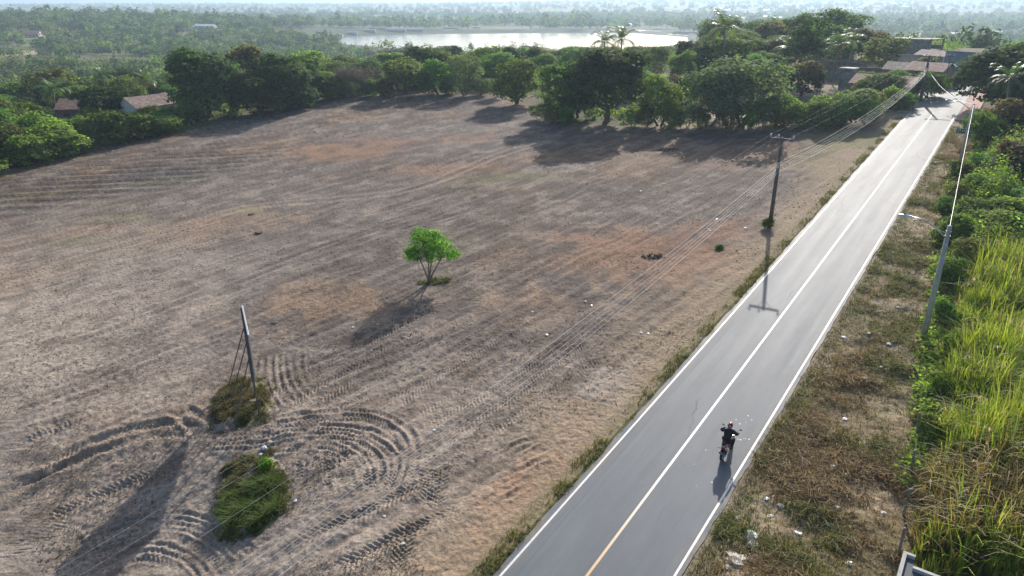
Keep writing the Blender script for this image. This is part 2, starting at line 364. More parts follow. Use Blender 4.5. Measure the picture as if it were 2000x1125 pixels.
    for px, rad, cc, k in [((690, 292), (9, 7), red, .75), ((640, 300), (8, 4), ora, .5), ((900, 270), (4, 4), red, .6), ((450, 432), (6, 5), ora, .6), ((650, 590), (5.5, 4), ora, .75), ((1270, 500), (8, 6), red * 1.05, .6),
                           ((1200, 520), (6, 6), ora, .4), ((1360, 470), (6, 4), red, .5), ((1050, 310), (9, 3), red, .45), ((860, 330), (9, 4), red, .5), ((1500, 300), (8, 5), red, .5), ((1190, 745), (1.6, 2.2), pale, .85),
                           ((1120, 870), (1.1, 3.5), red * 1.5, .65), ((1060, 930), (1.2, 3.2), red * 1.5, .7), ((980, 1020), (1.3, 2.5), red * 1.6, .7), ((900, 1100), (1.6, 1.6), red * 1.6, .7), ((1100, 600), (10, 4), ora, .3), ((1040, 200), (5, 8), red * 1.1, .55),
                           ((1100, 325), (4, 2), pale, .4), ((300, 260), (9, 3), pale, .5), ((860, 470), (3, 3), np.array([.2, .19, .1]), .35), ((60, 385), (5, 2), np.array([.17, .17, .07]), .6), ((200, 395), (4, 2), np.array([.17, .17, .07]), .5),
                           ((240, 425), (4, 1.5), np.array([.17, .17, .07]), .6), ((140, 470), (4, 1.5), np.array([.17, .17, .07]), .6), ((320, 356), (4, 2), np.array([.17, .18, .07]), .5), ((960, 350), (4, 2), np.array([.17, .18, .07]), .5), ((480, 408), (3, 1), np.array([.17, .18, .07]), .5), ((1000, 345), (3, 2), np.array([.15, .17, .07]), .4)]: spot(px, rad, cc, k)
    dt = poly_dist(TRACKS[0][0], x, y); F = mixc(F, np.exp(-((np.abs(dt[2]) - .85) / .32)**2) * .5, np.array([.38, .30, .23]))
    # strip of dry stubble beside the road
    st = smooth(-10, -4.5, v + (n2 - .5) * 5) * infield; F = mixc(F, st * .75, np.array([.33, .25, .165])); F = mixc(F, smooth(-4.6, -3.7, v) * infield * (.5 + n3) * .6, np.array([.21, .18, .09]))
    far_g = smooth(s_end - 45, s_end - 10, s) * smooth(-16, -8, v) * infield; F = mixc(F, far_g * smooth(.4, .6, n2) * .8, np.array([.16, .165, .065]))
    W = np.tile(np.array([.10, .105, .05]), (n, 1)); W = mixc(W, smooth(.4, .65, n1), np.array([.13, .115, .07])); W = mixc(W, smooth(.55, .7, n2) * .5, np.array([.24, .19, .13]))
    C = np.where(infield[:, None], F, W)
    vg = np.tile(np.array([.22, .165, .10]), (n, 1)); vg = mixc(vg, smooth(.45, .62, n3), np.array([.33, .26, .17])); vg = mixc(vg, smooth(.5, .65, n2) * .6, np.array([.12, .11, .05]))
    vm = (~infield) & (v > rw / 2) & (v < 11) & (s < s_end - 4); C = np.where(vm[:, None], vg, C)
    dl = np.minimum(np.abs(v - rw / 2), 99); C = np.where(((v > 0) & (v < rw / 2 + .9) & (s < s_end))[:, None], C * .4 + .6 * np.array([.26, .21, .15]), C)
    # village soil, clearing floors, meadows
    vil = (r < 200) & (~infield) & (s > s_end - 26) & (v < -3) & (v > -34); C = np.where(vil[:, None], mixc(C, .5 + .4 * n3, np.array([.36, .28, .21])), C)
    clr = inside(hits([(1255, 236), (1260, 222), (1400, 216), (1510, 218), (1520, 236)])[:, :2], x, y); C = np.where(clr[:, None], np.array([.45, .38, .31]) * (.7 + .5 * n3[:, None]), C)
    mead = smooth(500, 620, r); G1 = np.array([.07, .09, .038]); C = mixc(C, mead * .85, G1); C = mixc(C, mead * smooth(.5, .6, fbm(x / 120, y / 120, 5, 3)) * .7, np.array([.21, .20, .09]))
    marsh = np.zeros(n); k = np.where((r > 450) & (r < 1600))[0]; D = poly_dist(LAKE, x[k], y[k], True)[0]; marsh[k] = smooth(170, 50, D); C = mixc(C, marsh * .92, np.array([.065, .082, .045]))
    beach = hits([(-40, 103), (0, 100), (75, 100), (72, 106), (0, 109)])[:, :2]; C = np.where(inside(beach, x, y)[:, None], np.array([.38, .30, .19]), C)
    for P_ in (MOUND_A, MOUND_B):
        ins = inside(P_, x, y); C = np.where((ins & (n3 + .1 * n2 > .44))[:, None], np.array([.17, .15, .075]) * (.6 + n3[:, None]), C)
    nr, nc = YY.shape; i = np.arange(nr - 1)[:, None] * nc + np.arange(nc - 1)[None, :]
    f = np.stack([i, i + 1, i + 1 + nc, i + nc], -1).reshape(-1, 4)
    m = bpy.data.materials.new('soil'); t, b = nodes(m); L = t.links
    at = t.nodes.new('ShaderNodeAttribute'); at.attribute_name = 'col'; geo = t.nodes.new('ShaderNodeNewGeometry')
    nz = t.nodes.new('ShaderNodeTexNoise'); nz.inputs['Scale'].default_value = 5.; nz.inputs['Detail'].default_value = 8; nz.inputs['Roughness'].default_value = .7; L.new(geo.outputs['Position'], nz.inputs['Vector'])
    mr = t.nodes.new('ShaderNodeMapRange'); mr.inputs[1].default_value = .34; mr.inputs[2].default_value = .66; mr.inputs[3].default_value = .68; mr.inputs[4].default_value = 1.3; L.new(nz.outputs[0], mr.inputs[0])
    mx = t.nodes.new('ShaderNodeMix'); mx.data_type = 'RGBA'; mx.blend_type = 'MULTIPLY'; mx.inputs[0].default_value = 1; L.new(at.outputs['Color'], mx.inputs[6]); L.new(mr.outputs[0], mx.inputs[7])
    L.new(mx.outputs[2], b.inputs['Base Color']); b.inputs['Roughness'].default_value = .95; b.inputs['Specular IOR Level'].default_value = .15
    n4 = t.nodes.new('ShaderNodeTexNoise'); n4.inputs['Scale'].default_value = 3.2; n4.inputs['Detail'].default_value = 9; n4.inputs['Roughness'].default_value = .65; L.new(geo.outputs['Position'], n4.inputs['Vector'])
    bp = t.nodes.new('ShaderNodeBump'); bp.inputs['Strength'].default_value = .65; bp.inputs['Distance'].default_value = .18; L.new(n4.outputs[0], bp.inputs['Height']); L.new(bp.outputs[0], b.inputs['Normal'])
    me = raw_mesh('ground', np.stack([x, y, z], -1), f, m, np.clip(C, 0.01, .9), True)
    return tag(link('ground', me), kind='structure'), (T, YY, z.reshape(YY.shape), tc, Y)
ground, GR = ground_mesh()
def gz(x, y):
    """height of the built ground sheet"""
    x = np.asarray(x, float); y = np.asarray(y, float); tc, Y, Z = GR[3], GR[4], GR[2]
    j = np.clip(np.interp(x / np.maximum(y, 1), tc, np.arange(len(tc))), 0, len(tc) - 1.001); i = np.clip(np.interp(y, Y, np.arange(len(Y))), 0, len(Y) - 1.001)
    a = i.astype(int); b = j.astype(int); u = i - a; q = j - b
    return (Z[a, b] * (1 - u) + Z[a + 1, b] * u) * (1 - q) + (Z[a, b + 1] * (1 - u) + Z[a + 1, b + 1] * u) * q

# ------------------------------------------------------------------ water
def water():
    m = bpy.data.materials.new('lake_water'); t, b = nodes(m); b.inputs['Base Color'].default_value = (.22, .25, .25, 1); b.inputs['Roughness'].default_value = .20; b.inputs['IOR'].default_value = 1.33
    g = t.nodes.new('ShaderNodeNewGeometry'); n = t.nodes.new('ShaderNodeTexNoise'); n.inputs['Scale'].default_value = .5; n.inputs['Detail'].default_value = 4; t.links.new(g.outputs['Position'], n.inputs['Vector'])
    bp = t.nodes.new('ShaderNodeBump'); bp.inputs['Strength'].default_value = .12; bp.inputs['Distance'].default_value = .3; t.links.new(n.outputs[0], bp.inputs['Height']); t.links.new(bp.outputs[0], b.inputs['Normal'])
    c = LAKE.mean(0); xs = np.linspace(-760, 900, 40); ys = np.linspace(c[1] - 420, c[1] + 620, 40); X, Y = np.meshgrid(xs, ys); nc = 40
    i = np.arange(39)[:, None] * nc + np.arange(39)[None, :]; f = np.stack([i, i + 1, i + 1 + nc, i + nc], -1).reshape(-1, 4)
    tag(link('lake_water', raw_mesh('lake_water', np.stack([X.ravel(), Y.ravel(), np.full(X.size, -20.)], -1), f, m)), kind='structure')
water()

# ------------------------------------------------------------------ road
def ribbon(s0, s1, v0, v1, dz, step=1.2, wave=0., seed=0, both=True):
    ss = np.arange(s0, s1 + step, step); V = []; UV = []; r_ = np.random.default_rng(seed)
    for s in ss:
        a = v0 + (wave * (fbm(np.array([s / .9]), np.array([seed * 1.3]), 3, 3)[0] - .5) * 2 if wave and v0 < 0 else 0)
        b = v1 + (wave * (fbm(np.array([s / .9]), np.array([seed * 2.3 + 9]), 4, 3)[0] - .5) * 2 if wave and v1 > 0 else 0)
        for v in np.linspace(a, b, 3):
            p = road_pt(s, v); V.append((p[0], p[1], float(base_z(*p)) + dz)); UV.append((v, s))
    n = len(ss); F = [(i*3+k, i*3+k+1, (i+1)*3+k+1, (i+1)*3+k) for i in range(n - 1) for k in (0, 1)]
    return np.array(V), np.array(F), np.array(UV)
def road():
    m = bpy.data.materials.new('asphalt'); t, b = nodes(m); L = t.links
    uv = t.nodes.new('ShaderNodeUVMap'); uv.uv_map = 'uv'
    def noise(scale, sx, sy, det=5):
        mp = t.nodes.new('ShaderNodeMapping'); mp.inputs['Scale'].default_value = (sx, sy, 1); L.new(uv.outputs[0], mp.inputs[0])
        n = t.nodes.new('ShaderNodeTexNoise'); n.inputs['Scale'].default_value = scale; n.inputs['Detail'].default_value = det; n.inputs['Roughness'].default_value = .65; L.new(mp.outputs[0], n.inputs[0]); return n.outputs[0]
    def ramp(src, a, c, lo, hi):
        r_ = t.nodes.new('ShaderNodeMapRange'); r_.inputs[1].default_value = a; r_.inputs[2].default_value = c; r_.inputs[3].default_value = lo; r_.inputs[4].default_value = hi; L.new(src, r_.inputs[0]); return r_.outputs[0]
    def mul(a, c):
        q = t.nodes.new('ShaderNodeMath'); q.operation = 'MULTIPLY'; L.new(a, q.inputs[0]); L.new(c, q.inputs[1]); return q.outputs[0]
    k = mul(mul(ramp(noise(1, 1.6, .05), .35, .65, .95, 1.04), ramp(noise(1, .35, .12), .35, .65, .88, 1.12)), ramp(noise(26, 1, 1, 3), .3, .7, .76, 1.27))
    k = mul(k, ramp(noise(1, 3, .02, 6), .62, .72, 1., .86))
    cm = t.nodes.new('ShaderNodeMix'); cm.data_type = 'RGBA'; cm.blend_type = 'MULTIPLY'; cm.inputs[0].default_value = 1; cm.inputs[6].default_value = (.142, .157, .172, 1); L.new(k, cm.inputs[7]); 
    sp = t.nodes.new('ShaderNodeSeparateXYZ'); L.new(uv.outputs[0], sp.inputs[0]); ab = t.nodes.new('ShaderNodeMath'); ab.operation = 'ABSOLUTE'; L.new(sp.outputs['X'], ab.inputs[0])
    dm = mul(ramp(ab.outputs[0], rw / 2 - .45, rw / 2 + .25, 0., 1.), ramp(noise(1, 2.2, .5, 6), .42, .62, 0., .85))        # sand washed over the edges
    vo = t.nodes.new('ShaderNodeTexVoronoi'); vo.feature = 'DISTANCE_TO_EDGE'; vo.inputs['Scale'].default_value = .22; wp = t.nodes.new('ShaderNodeMapping'); wp.inputs['Scale'].default_value = (1.6, .55, 1); L.new(uv.outputs[0], wp.inputs[0])
    wn = t.nodes.new('ShaderNodeTexNoise'); wn.inputs['Scale'].default_value = 1.3; wn.inputs['Detail'].default_value = 5; L.new(uv.outputs[0], wn.inputs[0]); wa = t.nodes.new('ShaderNodeMix'); wa.data_type = 'VECTOR'; wa.inputs[0].default_value = .45; L.new(wp.outputs[0], wa.inputs[4]); L.new(wn.outputs[1], wa.inputs[5]); L.new(wa.outputs[1], vo.inputs['Vector'])
    ck = mul(ramp(vo.outputs[0], .004, .012, 1., 0.), ramp(noise(.12, 1, 1, 2), .52, .6, 0., .55))                              # a few tarred cracks
    m2 = t.nodes.new('ShaderNodeMix'); m2.data_type = 'RGBA'; L.new(ck, m2.inputs[0]); L.new(cm.outputs[2], m2.inputs[6]); m2.inputs[7].default_value = (.06, .06, .062, 1)
    m3 = t.nodes.new('ShaderNodeMix'); m3.data_type = 'RGBA'; L.new(dm, m3.inputs[0]); L.new(m2.outputs[2], m3.inputs[6]); m3.inputs[7].default_value = (.27, .22, .165, 1); L.new(m3.outputs[2], b.inputs['Base Color'])
    L.new(ramp(noise(1, 1.2, .06), .3, .7, .62, .68), b.inputs['Roughness']); b.inputs['Specular IOR Level'].default_value = .17
    bp = t.nodes.new('ShaderNodeBump'); bp.inputs['Strength'].default_value = .25; bp.inputs['Distance'].default_value = .012; L.new(noise(60, 1, 1, 2), bp.inputs['Height']); L.new(bp.outputs[0], b.inputs['Normal'])
    V, F, UV = ribbon(-14, s_end + 62, -rw / 2 - .30, rw / 2 + .26, .03, .4, .09, 3)
    rdo = tag(link('road', raw_mesh('road', V, F, m, uv=UV)), kind='structure')
    wm = mat('white_line_paint', (.74, .74, .72), .55, noise=.12, nscale=2.)
    t, b = nodes(wm); L = t.links; src = b.inputs['Base Color'].links[0].from_socket; uv = t.nodes.new('ShaderNodeUVMap'); uv.uv_map = 'uv'
    n = t.nodes.new('ShaderNodeTexNoise'); n.inputs['Scale'].default_value = 7; n.inputs['Detail'].default_value = 7; n.inputs['Roughness'].default_value = .75; L.new(uv.outputs[0], n.inputs[0]); mr = t.nodes.new('ShaderNodeMapRange'); mr.inputs[1].default_value = .55; mr.inputs[2].default_value = .68; mr.inputs[4].default_value = .75; L.new(n.outputs[0], mr.inputs[0])
    mx = t.nodes.new('ShaderNodeMix'); mx.data_type = 'RGBA'; L.new(mr.outputs[0], mx.inputs[0]); L.new(src, mx.inputs[6]); mx.inputs[7].default_value = (.22, .21, .20, 1); L.new(mx.outputs[2], b.inputs['Base Color'])
    ym = bpy.data.materials.new('centre_line_paint_glare'); t, b = nodes(ym); L = t.links
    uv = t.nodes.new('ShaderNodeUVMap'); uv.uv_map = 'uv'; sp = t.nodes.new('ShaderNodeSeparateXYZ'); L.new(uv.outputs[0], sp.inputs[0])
    mr = t.nodes.new('ShaderNodeMapRange'); mr.inputs[1].default_value = 1.; mr.inputs[2].default_value = 10.; L.new(sp.outputs['Y'], mr.inputs[0])  # yellow paint pales to white up the road: glare put into the colour
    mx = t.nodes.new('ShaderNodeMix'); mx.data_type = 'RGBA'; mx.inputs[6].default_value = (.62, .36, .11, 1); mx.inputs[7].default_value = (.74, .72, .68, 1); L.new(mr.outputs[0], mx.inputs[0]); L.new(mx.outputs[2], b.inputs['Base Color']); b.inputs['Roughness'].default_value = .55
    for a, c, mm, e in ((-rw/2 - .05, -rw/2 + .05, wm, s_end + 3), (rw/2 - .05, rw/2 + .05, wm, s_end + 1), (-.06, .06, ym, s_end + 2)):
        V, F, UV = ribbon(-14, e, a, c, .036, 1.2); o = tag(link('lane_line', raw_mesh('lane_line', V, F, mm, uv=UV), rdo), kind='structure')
    mb = MB()                                                            # spatters of white paint on the right lane
    for q, (a, c) in enumerate([(1428, 825), (1438, 821), (1445, 829), (1457, 826), (1468, 821), (1461, 813), (1435, 857), (1441, 859), (1446, 860), (1452, 858), (1456, 858), (1463, 859), (1355, 908), (1378, 880), (1390, 943), (1360, 950)]):
        p = hit(a, c); r_ = .03 + .014 * (q % 3); pts = [(p[0] + r_ * (.7 + .5 * ((k * 7 + q) % 5) / 5) * math.cos(k * .785), p[1] + r_ * (.7 + .5 * ((k * 3 + q) % 4) / 4) * math.sin(k * .785)) for k in range(8)]; mb.add([(x, y, float(base_z(x, y)) + .035) for x, y in pts], [tuple(range(8))])
    tag(mb.build('paint_spatter', mat('spattered_paint', (.42, .42, .41), .6), rdo), kind='structure')
    # kerbs and the village pavements
    kb = mat('kerb_concrete', (.34, .33, .31), .9, noise=.2, nscale=2); pk = mat('pink_paving', (.42, .25, .21), .9, noise=.25, nscale=3); gp = mat('worn_paving', (.33, .29, .25), .92, noise=.25, nscale=2)
    def kerb(s0, s1, v0, v1, h, m, name):
        mb = MB(); ss = np.arange(s0, s1, 1.0); V = []
        for s in ss:
            for v, d in ((v0, -.1), (v0, h), (v1, h), (v1, -.1)):
                p = road_pt(s, v); V.append((p[0], p[1], float(base_z(*p)) + .03 + d))
        n = len(ss); F = [(i*4+k, i*4+k+1, (i+1)*4+k+1, (i+1)*4+k) for i in range(n - 1) for k in range(3)] + [(3, 2, 1, 0), tuple((n-1)*4 + k for k in range(4))]
        mb.add(V, F); return tag(mb.build(name, m), kind='structure')
    kerb(s_end + 2, s_end + 33, -rw/2 - .42, -rw/2 - .24, .15, kb, 'kerb'); kerb(s_end + 2, s_end + 33, -rw/2 - 3.4, -rw/2 - .425, .12, gp, 'pavement')
    kerb(s_end - 2, s_end + 24, rw/2 + .22, rw/2 + .40, .15, kb, 'kerb'); kerb(s_end - 2, s_end + 24, rw/2 + .405, rw/2 + 2.6, .12, pk, 'pavement')
road()

# ------------------------------------------------------------------ plants: crowns are clouds of leaf cards
def cards(P, N, size, asp=1.0, r_=None, shape='leaf'):
    """diamond leaf cards at P facing N"""
    r_ = r_ or rng; n = len(P); N = N / np.maximum(np.linalg.norm(N, axis=1, keepdims=True), 1e-6)
    A = np.cross(N, r_.normal(size=(n, 3))); A /= np.maximum(np.linalg.norm(A, axis=1, keepdims=True), 1e-6); B = np.cross(N, A)
    sz = np.broadcast_to(np.asarray(size, float), (n,))[:, None]; A = A * sz * .5; B = B * sz * .5 * asp
    v = np.stack([P - A, P - B * .9 + A * .15, P + A, P + B * .9 + A * .1], 1).reshape(-1, 3)
    return v, np.arange(4 * n).reshape(n, 4)
def crown_points(r_, lobes, n_cl, per, spread, up=.5):
    """clump centres on the outer shell of overlapping ellipsoidal lobes, leaves scattered round each clump"""
    L = np.array(lobes, float); vol = L[:, 3] * L[:, 4] ; pick = r_.choice(len(L), n_cl * 2, p=vol / vol.sum())
    d = r_.normal(size=(n_cl * 2, 3)); d[:, 2] = np.where(r_.random(n_cl * 2) < .75, np.abs(d[:, 2]), d[:, 2]); d /= np.linalg.norm(d, axis=1, keepdims=True)
    rad = (.72 + .33 * r_.random(n_cl * 2))[:, None]; E_ = np.stack([L[pick, 3], L[pick, 3], L[pick, 4]], 1)
    C = L[pick, :3] + d * E_ * rad
    deep = np.zeros(len(C), bool)
    for l in L: deep |= (((C[:, :2] - l[:2])**2).sum(1) / l[3]**2 + (C[:, 2] - l[2])**2 / l[4]**2) < .46
    C = C[~deep][:n_cl]; d = d[~deep][:n_cl]; tone = r_.normal(size=len(C))
    P = np.repeat(C, per, 0) + r_.normal(size=(len(C) * per, 3)) * spread * np.array([1, 1, .7]); D = np.repeat(d, per, 0)
    N = D * 1.1 + r_.normal(size=P.shape) * .5 + np.array([0, 0, up]); return P, N, np.repeat(tone, per), D
def crown_mesh(name, seed, lobes, n_cl, per, spread, size, base, tip=None, tipk=0., up=.5, asp=.8, m=None, var=.34):
    r_ = np.random.default_rng(seed); P, N, tone, D = crown_points(r_, lobes, n_cl, per, spread, up)
    n = len(P); c = np.tile(np.array(base, float), (n, 1)) * (1 + var * tone[:, None] * .7) * (1 + .22 * r_.normal(size=(n, 1)))
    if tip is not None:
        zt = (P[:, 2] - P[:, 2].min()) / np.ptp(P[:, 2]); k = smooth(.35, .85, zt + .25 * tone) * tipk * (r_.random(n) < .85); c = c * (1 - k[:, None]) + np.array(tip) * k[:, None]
    v, f = cards(P, N, size * (.7 + .6 * r_.random(n)), asp, r_)
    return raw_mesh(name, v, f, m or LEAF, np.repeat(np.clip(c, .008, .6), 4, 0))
def trunk_mesh(name, seed, h, r0, limbs, spread, m, stems=1, lean=.06):
    r_ = random.Random(seed); mb = MB()
    for st in range(stems):
        a0 = r_.uniform(0, 6.28); b = Vector((math.cos(a0) * r0 * 1.2 * (stems > 1), math.sin(a0) * r0 * 1.2 * (stems > 1), -.25)); top = b + Vector((r_.uniform(-1, 1) * lean * h + math.cos(a0) * (.3 * h if stems > 1 else 0), r_.uniform(-1, 1) * lean * h + math.sin(a0) * (.3 * h if stems > 1 else 0), h * .5))
        mid = (b + top) / 2 + Vector((r_.uniform(-1, 1), r_.uniform(-1, 1), 0)) * .05 * h
        mb.tube([b, b + (mid - b) * .3, mid, top], [r0 * 1.35, r0, r0 * .85, r0 * .62], 8)
        for k in range(limbs):
            a = a0 + 6.283 * k / limbs + r_.uniform(-.4, .4); q = top - (top - mid) * r_.uniform(0, .7); e = q + Vector((math.cos(a) * spread * r_.uniform(.5, .9), math.sin(a) * spread * r_.uniform(.5, .9), h * r_.uniform(.2, .42)))
            g = (q + e) / 2 + Vector((r_.uniform(-.3, .3), r_.uniform(-.3, .3), -.08 * h * r_.random())); mb.tube([q, g, e], [r0 * .5, r0 * .33, r0 * .1], 6)
            for j in range(2): mb.tube([g, g + Vector((r_.uniform(-1, 1) * spread * .4, r_.uniform(-1, 1) * spread * .4, h * r_.uniform(.1, .25)))], [r0 * .25, r0 * .07], 5)
    return mb.mesh(name, m, True)
# every kind is built 10 m wide and 10 m high, then scaled to its place
def lobed(seed, n, R0, zc, rz, sub, flat=1.):
    r_ = np.random.default_rng(seed); L = [(0, 0, zc, R0, rz)]
    for k in range(n):
        a = 6.283 * k / n + r_.uniform(-.5, .5); q = R0 * r_.uniform(.45, .8); z = zc + rz * r_.uniform(-.55, .75) * flat; L.append((math.cos(a) * q, math.sin(a) * q, z, sub * r_.uniform(.75, 1.3), sub * r_.uniform(.65, 1.05)))
    return L
KINDS = {}
def kind(key, *variants): KINDS[key] = list(variants)
DARK = (.105, .16, .062); MID = (.16, .235, .066); LIGHT = (.26, .37, .085); GREYG = (.185, .22, .14); BRIGHT = (.24, .36, .065); OLIVE = (.21, .225, .085); FLUSH = (.36, .235, .13)
KINDS['clear'] = [(trunk_mesh('trunk', 10, 5.2, .34, 5, 3.2, BARK), crown_mesh('crown', 20, lobed(30, 9, 3.6, 5.8, 3.4, 1.7), 560, 15, .30, .46, DARK, (.06, .10, .03), .6))]
KINDS['mango'] = [(trunk_mesh('trunk', 10 + i, 5.2, .34, 5, 3.2, BARK), crown_mesh('crown', 20 + i, lobed(30 + i, 11, 3.7, 4.7, 4.2, 1.9, 1.15), 600, 15, .30, .48, DARK, (.06, .10, .03), .7)) for i in range(4)]
KINDS['flush'] = [(KINDS['mango'][i][0], crown_mesh('crown', 40 + i, lobed(50 + i, 10, 3.7, 4.8, 4.1, 1.8), 560, 15, .30, .46, (.055, .08, .032), FLUSH, .8)) for i in range(3)]
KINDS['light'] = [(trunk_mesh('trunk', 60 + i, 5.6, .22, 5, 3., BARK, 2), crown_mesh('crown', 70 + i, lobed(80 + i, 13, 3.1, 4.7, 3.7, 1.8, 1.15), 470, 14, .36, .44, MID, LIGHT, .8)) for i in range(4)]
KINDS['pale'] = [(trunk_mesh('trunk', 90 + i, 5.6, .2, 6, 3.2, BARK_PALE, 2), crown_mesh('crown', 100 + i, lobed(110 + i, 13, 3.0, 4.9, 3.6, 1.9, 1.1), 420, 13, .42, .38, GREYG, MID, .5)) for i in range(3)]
KINDS['bush'] = [(trunk_mesh('stems', 120 + i, 4., .18, 4, 3., BARK, 3), crown_mesh('crown', 130 + i, lobed(140 + i, 10, 3.3, 3.6, 3.6, 2.2), 300, 14, .45, .6, MID, BRIGHT, .75)) for i in range(4)]
KINDS['olive'] = [(KINDS['bush'][i][0], crown_mesh('crown', 150 + i, lobed(160 + i, 10, 3.2, 3.8, 3.6, 2.1), 300, 13, .45, .55, OLIVE, (.15, .155, .05), .6)) for i in range(3)]
KINDS['tall'] = [(trunk_mesh('trunk', 170, 7., .2, 7, 2.6, BARK_PALE), crown_mesh('crown', 171, [(0, 0, 4.4, 2.6, 2.4), (-1.8, .6, 6.2, 1.7, 1.2), (1.5, -.5, 7.2, 2.0, 1.3), (.4, .9, 8.8, 1.6, 1.0), (-2.8, -.6, 4.4, 1.5, 1.1), (2.9, .2, 5.8, 1.4, 1.0)], 380, 12, .3, .34, (.05, .075, .035), MID, .5))]
def twig_mesh(name, seed):
    r_ = np.random.default_rng(seed); P, N, tone, D = crown_points(r_, lobed(seed + 1, 9, 3.6, 4.2, 3.8, 1.9), 330, 12, .5, .3); n = len(P)
    T = D * .9 + r_.normal(size=P.shape) * .5 + np.array([0, 0, .5]); T /= np.linalg.norm(T, axis=1, keepdims=True); W = np.cross(T, r_.normal(size=P.shape)); W /= np.linalg.norm(W, axis=1, keepdims=True)
    l = (.5 + .5 * r_.random(n))[:, None]; wd = .035; v = np.stack([P - T * l - W * wd, P - T * l + W * wd, P + T * l + W * wd * .3, P + T * l - W * wd * .3], 1).reshape(-1, 3); c = np.tile([.19, .165, .15], (n, 1)) * (1 + .3 * r_.normal(size=(n, 1)))
    g = r_.random(n) < .16; c[g] = np.array([.10, .13, .05]); return raw_mesh(name, v, np.arange(4 * n).reshape(n, 4), LEAF_DRY, np.repeat(np.clip(c, .02, .6), 4, 0))
KINDS['bare'] = [(trunk_mesh('trunk', 180 + i, 5.8, .16, 7, 3.4, BARK_PALE, 3), twig_mesh('crown', 190 + i)) for i in range(3)]
def palm_parts(seed):
    """about 10 m tall: leaning ringed trunk, arching fronds with drooping leaflets"""
    r_ = random.Random(seed); top = Vector((r_.uniform(-.7, .7), r_.uniform(-.7, .7), 7.6)); mb = MB()
    pts = [Vector((0, 0, -.3)), Vector((top.x * .1, top.y * .1, 1.)), Vector((top.x * .4, top.y * .4, 3.6)), Vector((top.x * .75, top.y * .75, 5.8)), top]; mb.tube(pts, [.3, .2, .16, .14, .15], 9); tr = mb.mesh('trunk', BARK_PALE, True)
    V = []; F = []; C = []
    def q(a, b, c, d, col):
        n = len(V); V.extend([a, b, c, d]); F.append((n, n+1, n+2, n+3)); C.extend([col] * 4)
    for k in range(22):
        a = 6.283 * k / 22 * 2.4 + r_.uniform(-.2, .2); el = R(78 - 92 * (k / 21) + r_.uniform(-8, 8)); ln = r_.uniform(3.4, 4.4); p = top.copy(); pr = []
        for j in range(13):
            t = j / 12; e = el - R(75) * t * t - R(10) * t; d = Vector((math.cos(a) * math.cos(e), math.sin(a) * math.cos(e), math.sin(e))); pr.append((p.copy(), d)); p = p + d * ln / 12
        dry = k > 19; base = np.array([.17, .13, .07]) if dry else np.array([.12, .18, .055]) * r_.uniform(.8, 1.3)
        for j in range(12):
            (p0, d0), (p1, _) = pr[j], pr[j + 1]; side = d0.cross(Vector((0, 0, 1))).normalized() if abs(d0.z) < .99 else Vector((1, 0, 0)); upv = side.cross(d0)
            q(p0 - side * .03, p0 + side * .03, p1 + side * .025, p1 - side * .025, base * 1.6)
            if j < 1: continue
            for sgn in (-1, 1):
                for h_ in (0, .5):
                    m_ = p0.lerp(p1, h_); L = (.95 - .5 * abs(j / 12 - .45)) * r_.uniform(.8, 1.1); tip = m_ + side * sgn * L * .78 + d0 * L * .5 - Vector((0, 0, 1)) * L * r_.uniform(.25, .6) + upv * .05
                    q(m_, m_ + d0 * .1, tip, tip - d0 * .05, base * r_.uniform(.75, 1.25))
    return tr, raw_mesh('crown', np.array([tuple(p) for p in V]), np.array(F), LEAF_PALM, np.array(C))
KINDS['palm'] = [palm_parts(200 + i) for i in range(4)]
_cnt = {}; _dims = {}
def plant(k, x, y, width, height, name, label, cat, group=None, rot=None, z=None):
    i = _cnt.get(k, 0); _cnt[k] = i + 1; tr, cr = KINDS[k][(i * 7 + i // 3) % len(KINDS[k])]
    z = float(gz(x, y)) if z is None else z
    o = empty(name, (x, y, z), random.uniform(0, 6.28) if rot is None else rot, label, cat, group)
    if cr.name not in _dims:
        q = np.empty(len(cr.vertices) * 3, np.float32); cr.vertices.foreach_get('co', q); q = q.reshape(-1, 3); _dims[cr.name] = (float(np.percentile(np.abs(q[:, :2]), 97)) * 2, float(np.percentile(q[:, 2], 99.3)))
    dw, dh = _dims[cr.name]; sw, sh = (height / 10 if k == 'palm' else width / dw), height / (10 if k == 'palm' else dh); o.scale = (sw, sw, sh)
    link('trunk' if k not in ('bush', 'olive') else 'stems', tr, o); link('crown', cr, o); return o
PLACED = []
def plant_px(k, px, by, ty, wpx, name, label, cat='tree', group=None, depth=None):
    """a plant whose foot stands where photo point (px, by) meets the ground; ty and wpx give its height and width there"""
    b = hit(px, by); top = at_depth(px, ty, b[1]); d = math.hypot(b[0], b[1]); h = max(1.2, top[2] - b[2]); wd = wpx / FPX * math.sqrt(d * d + CAM_Z**2) * .97
    PLACED.append((b[0], b[1], wd * .5)); return plant(k, b[0], b[1], wd * .82 if k != 'palm' else wd, h * (.93 if k != 'palm' else 1.04), name, label, cat, group)

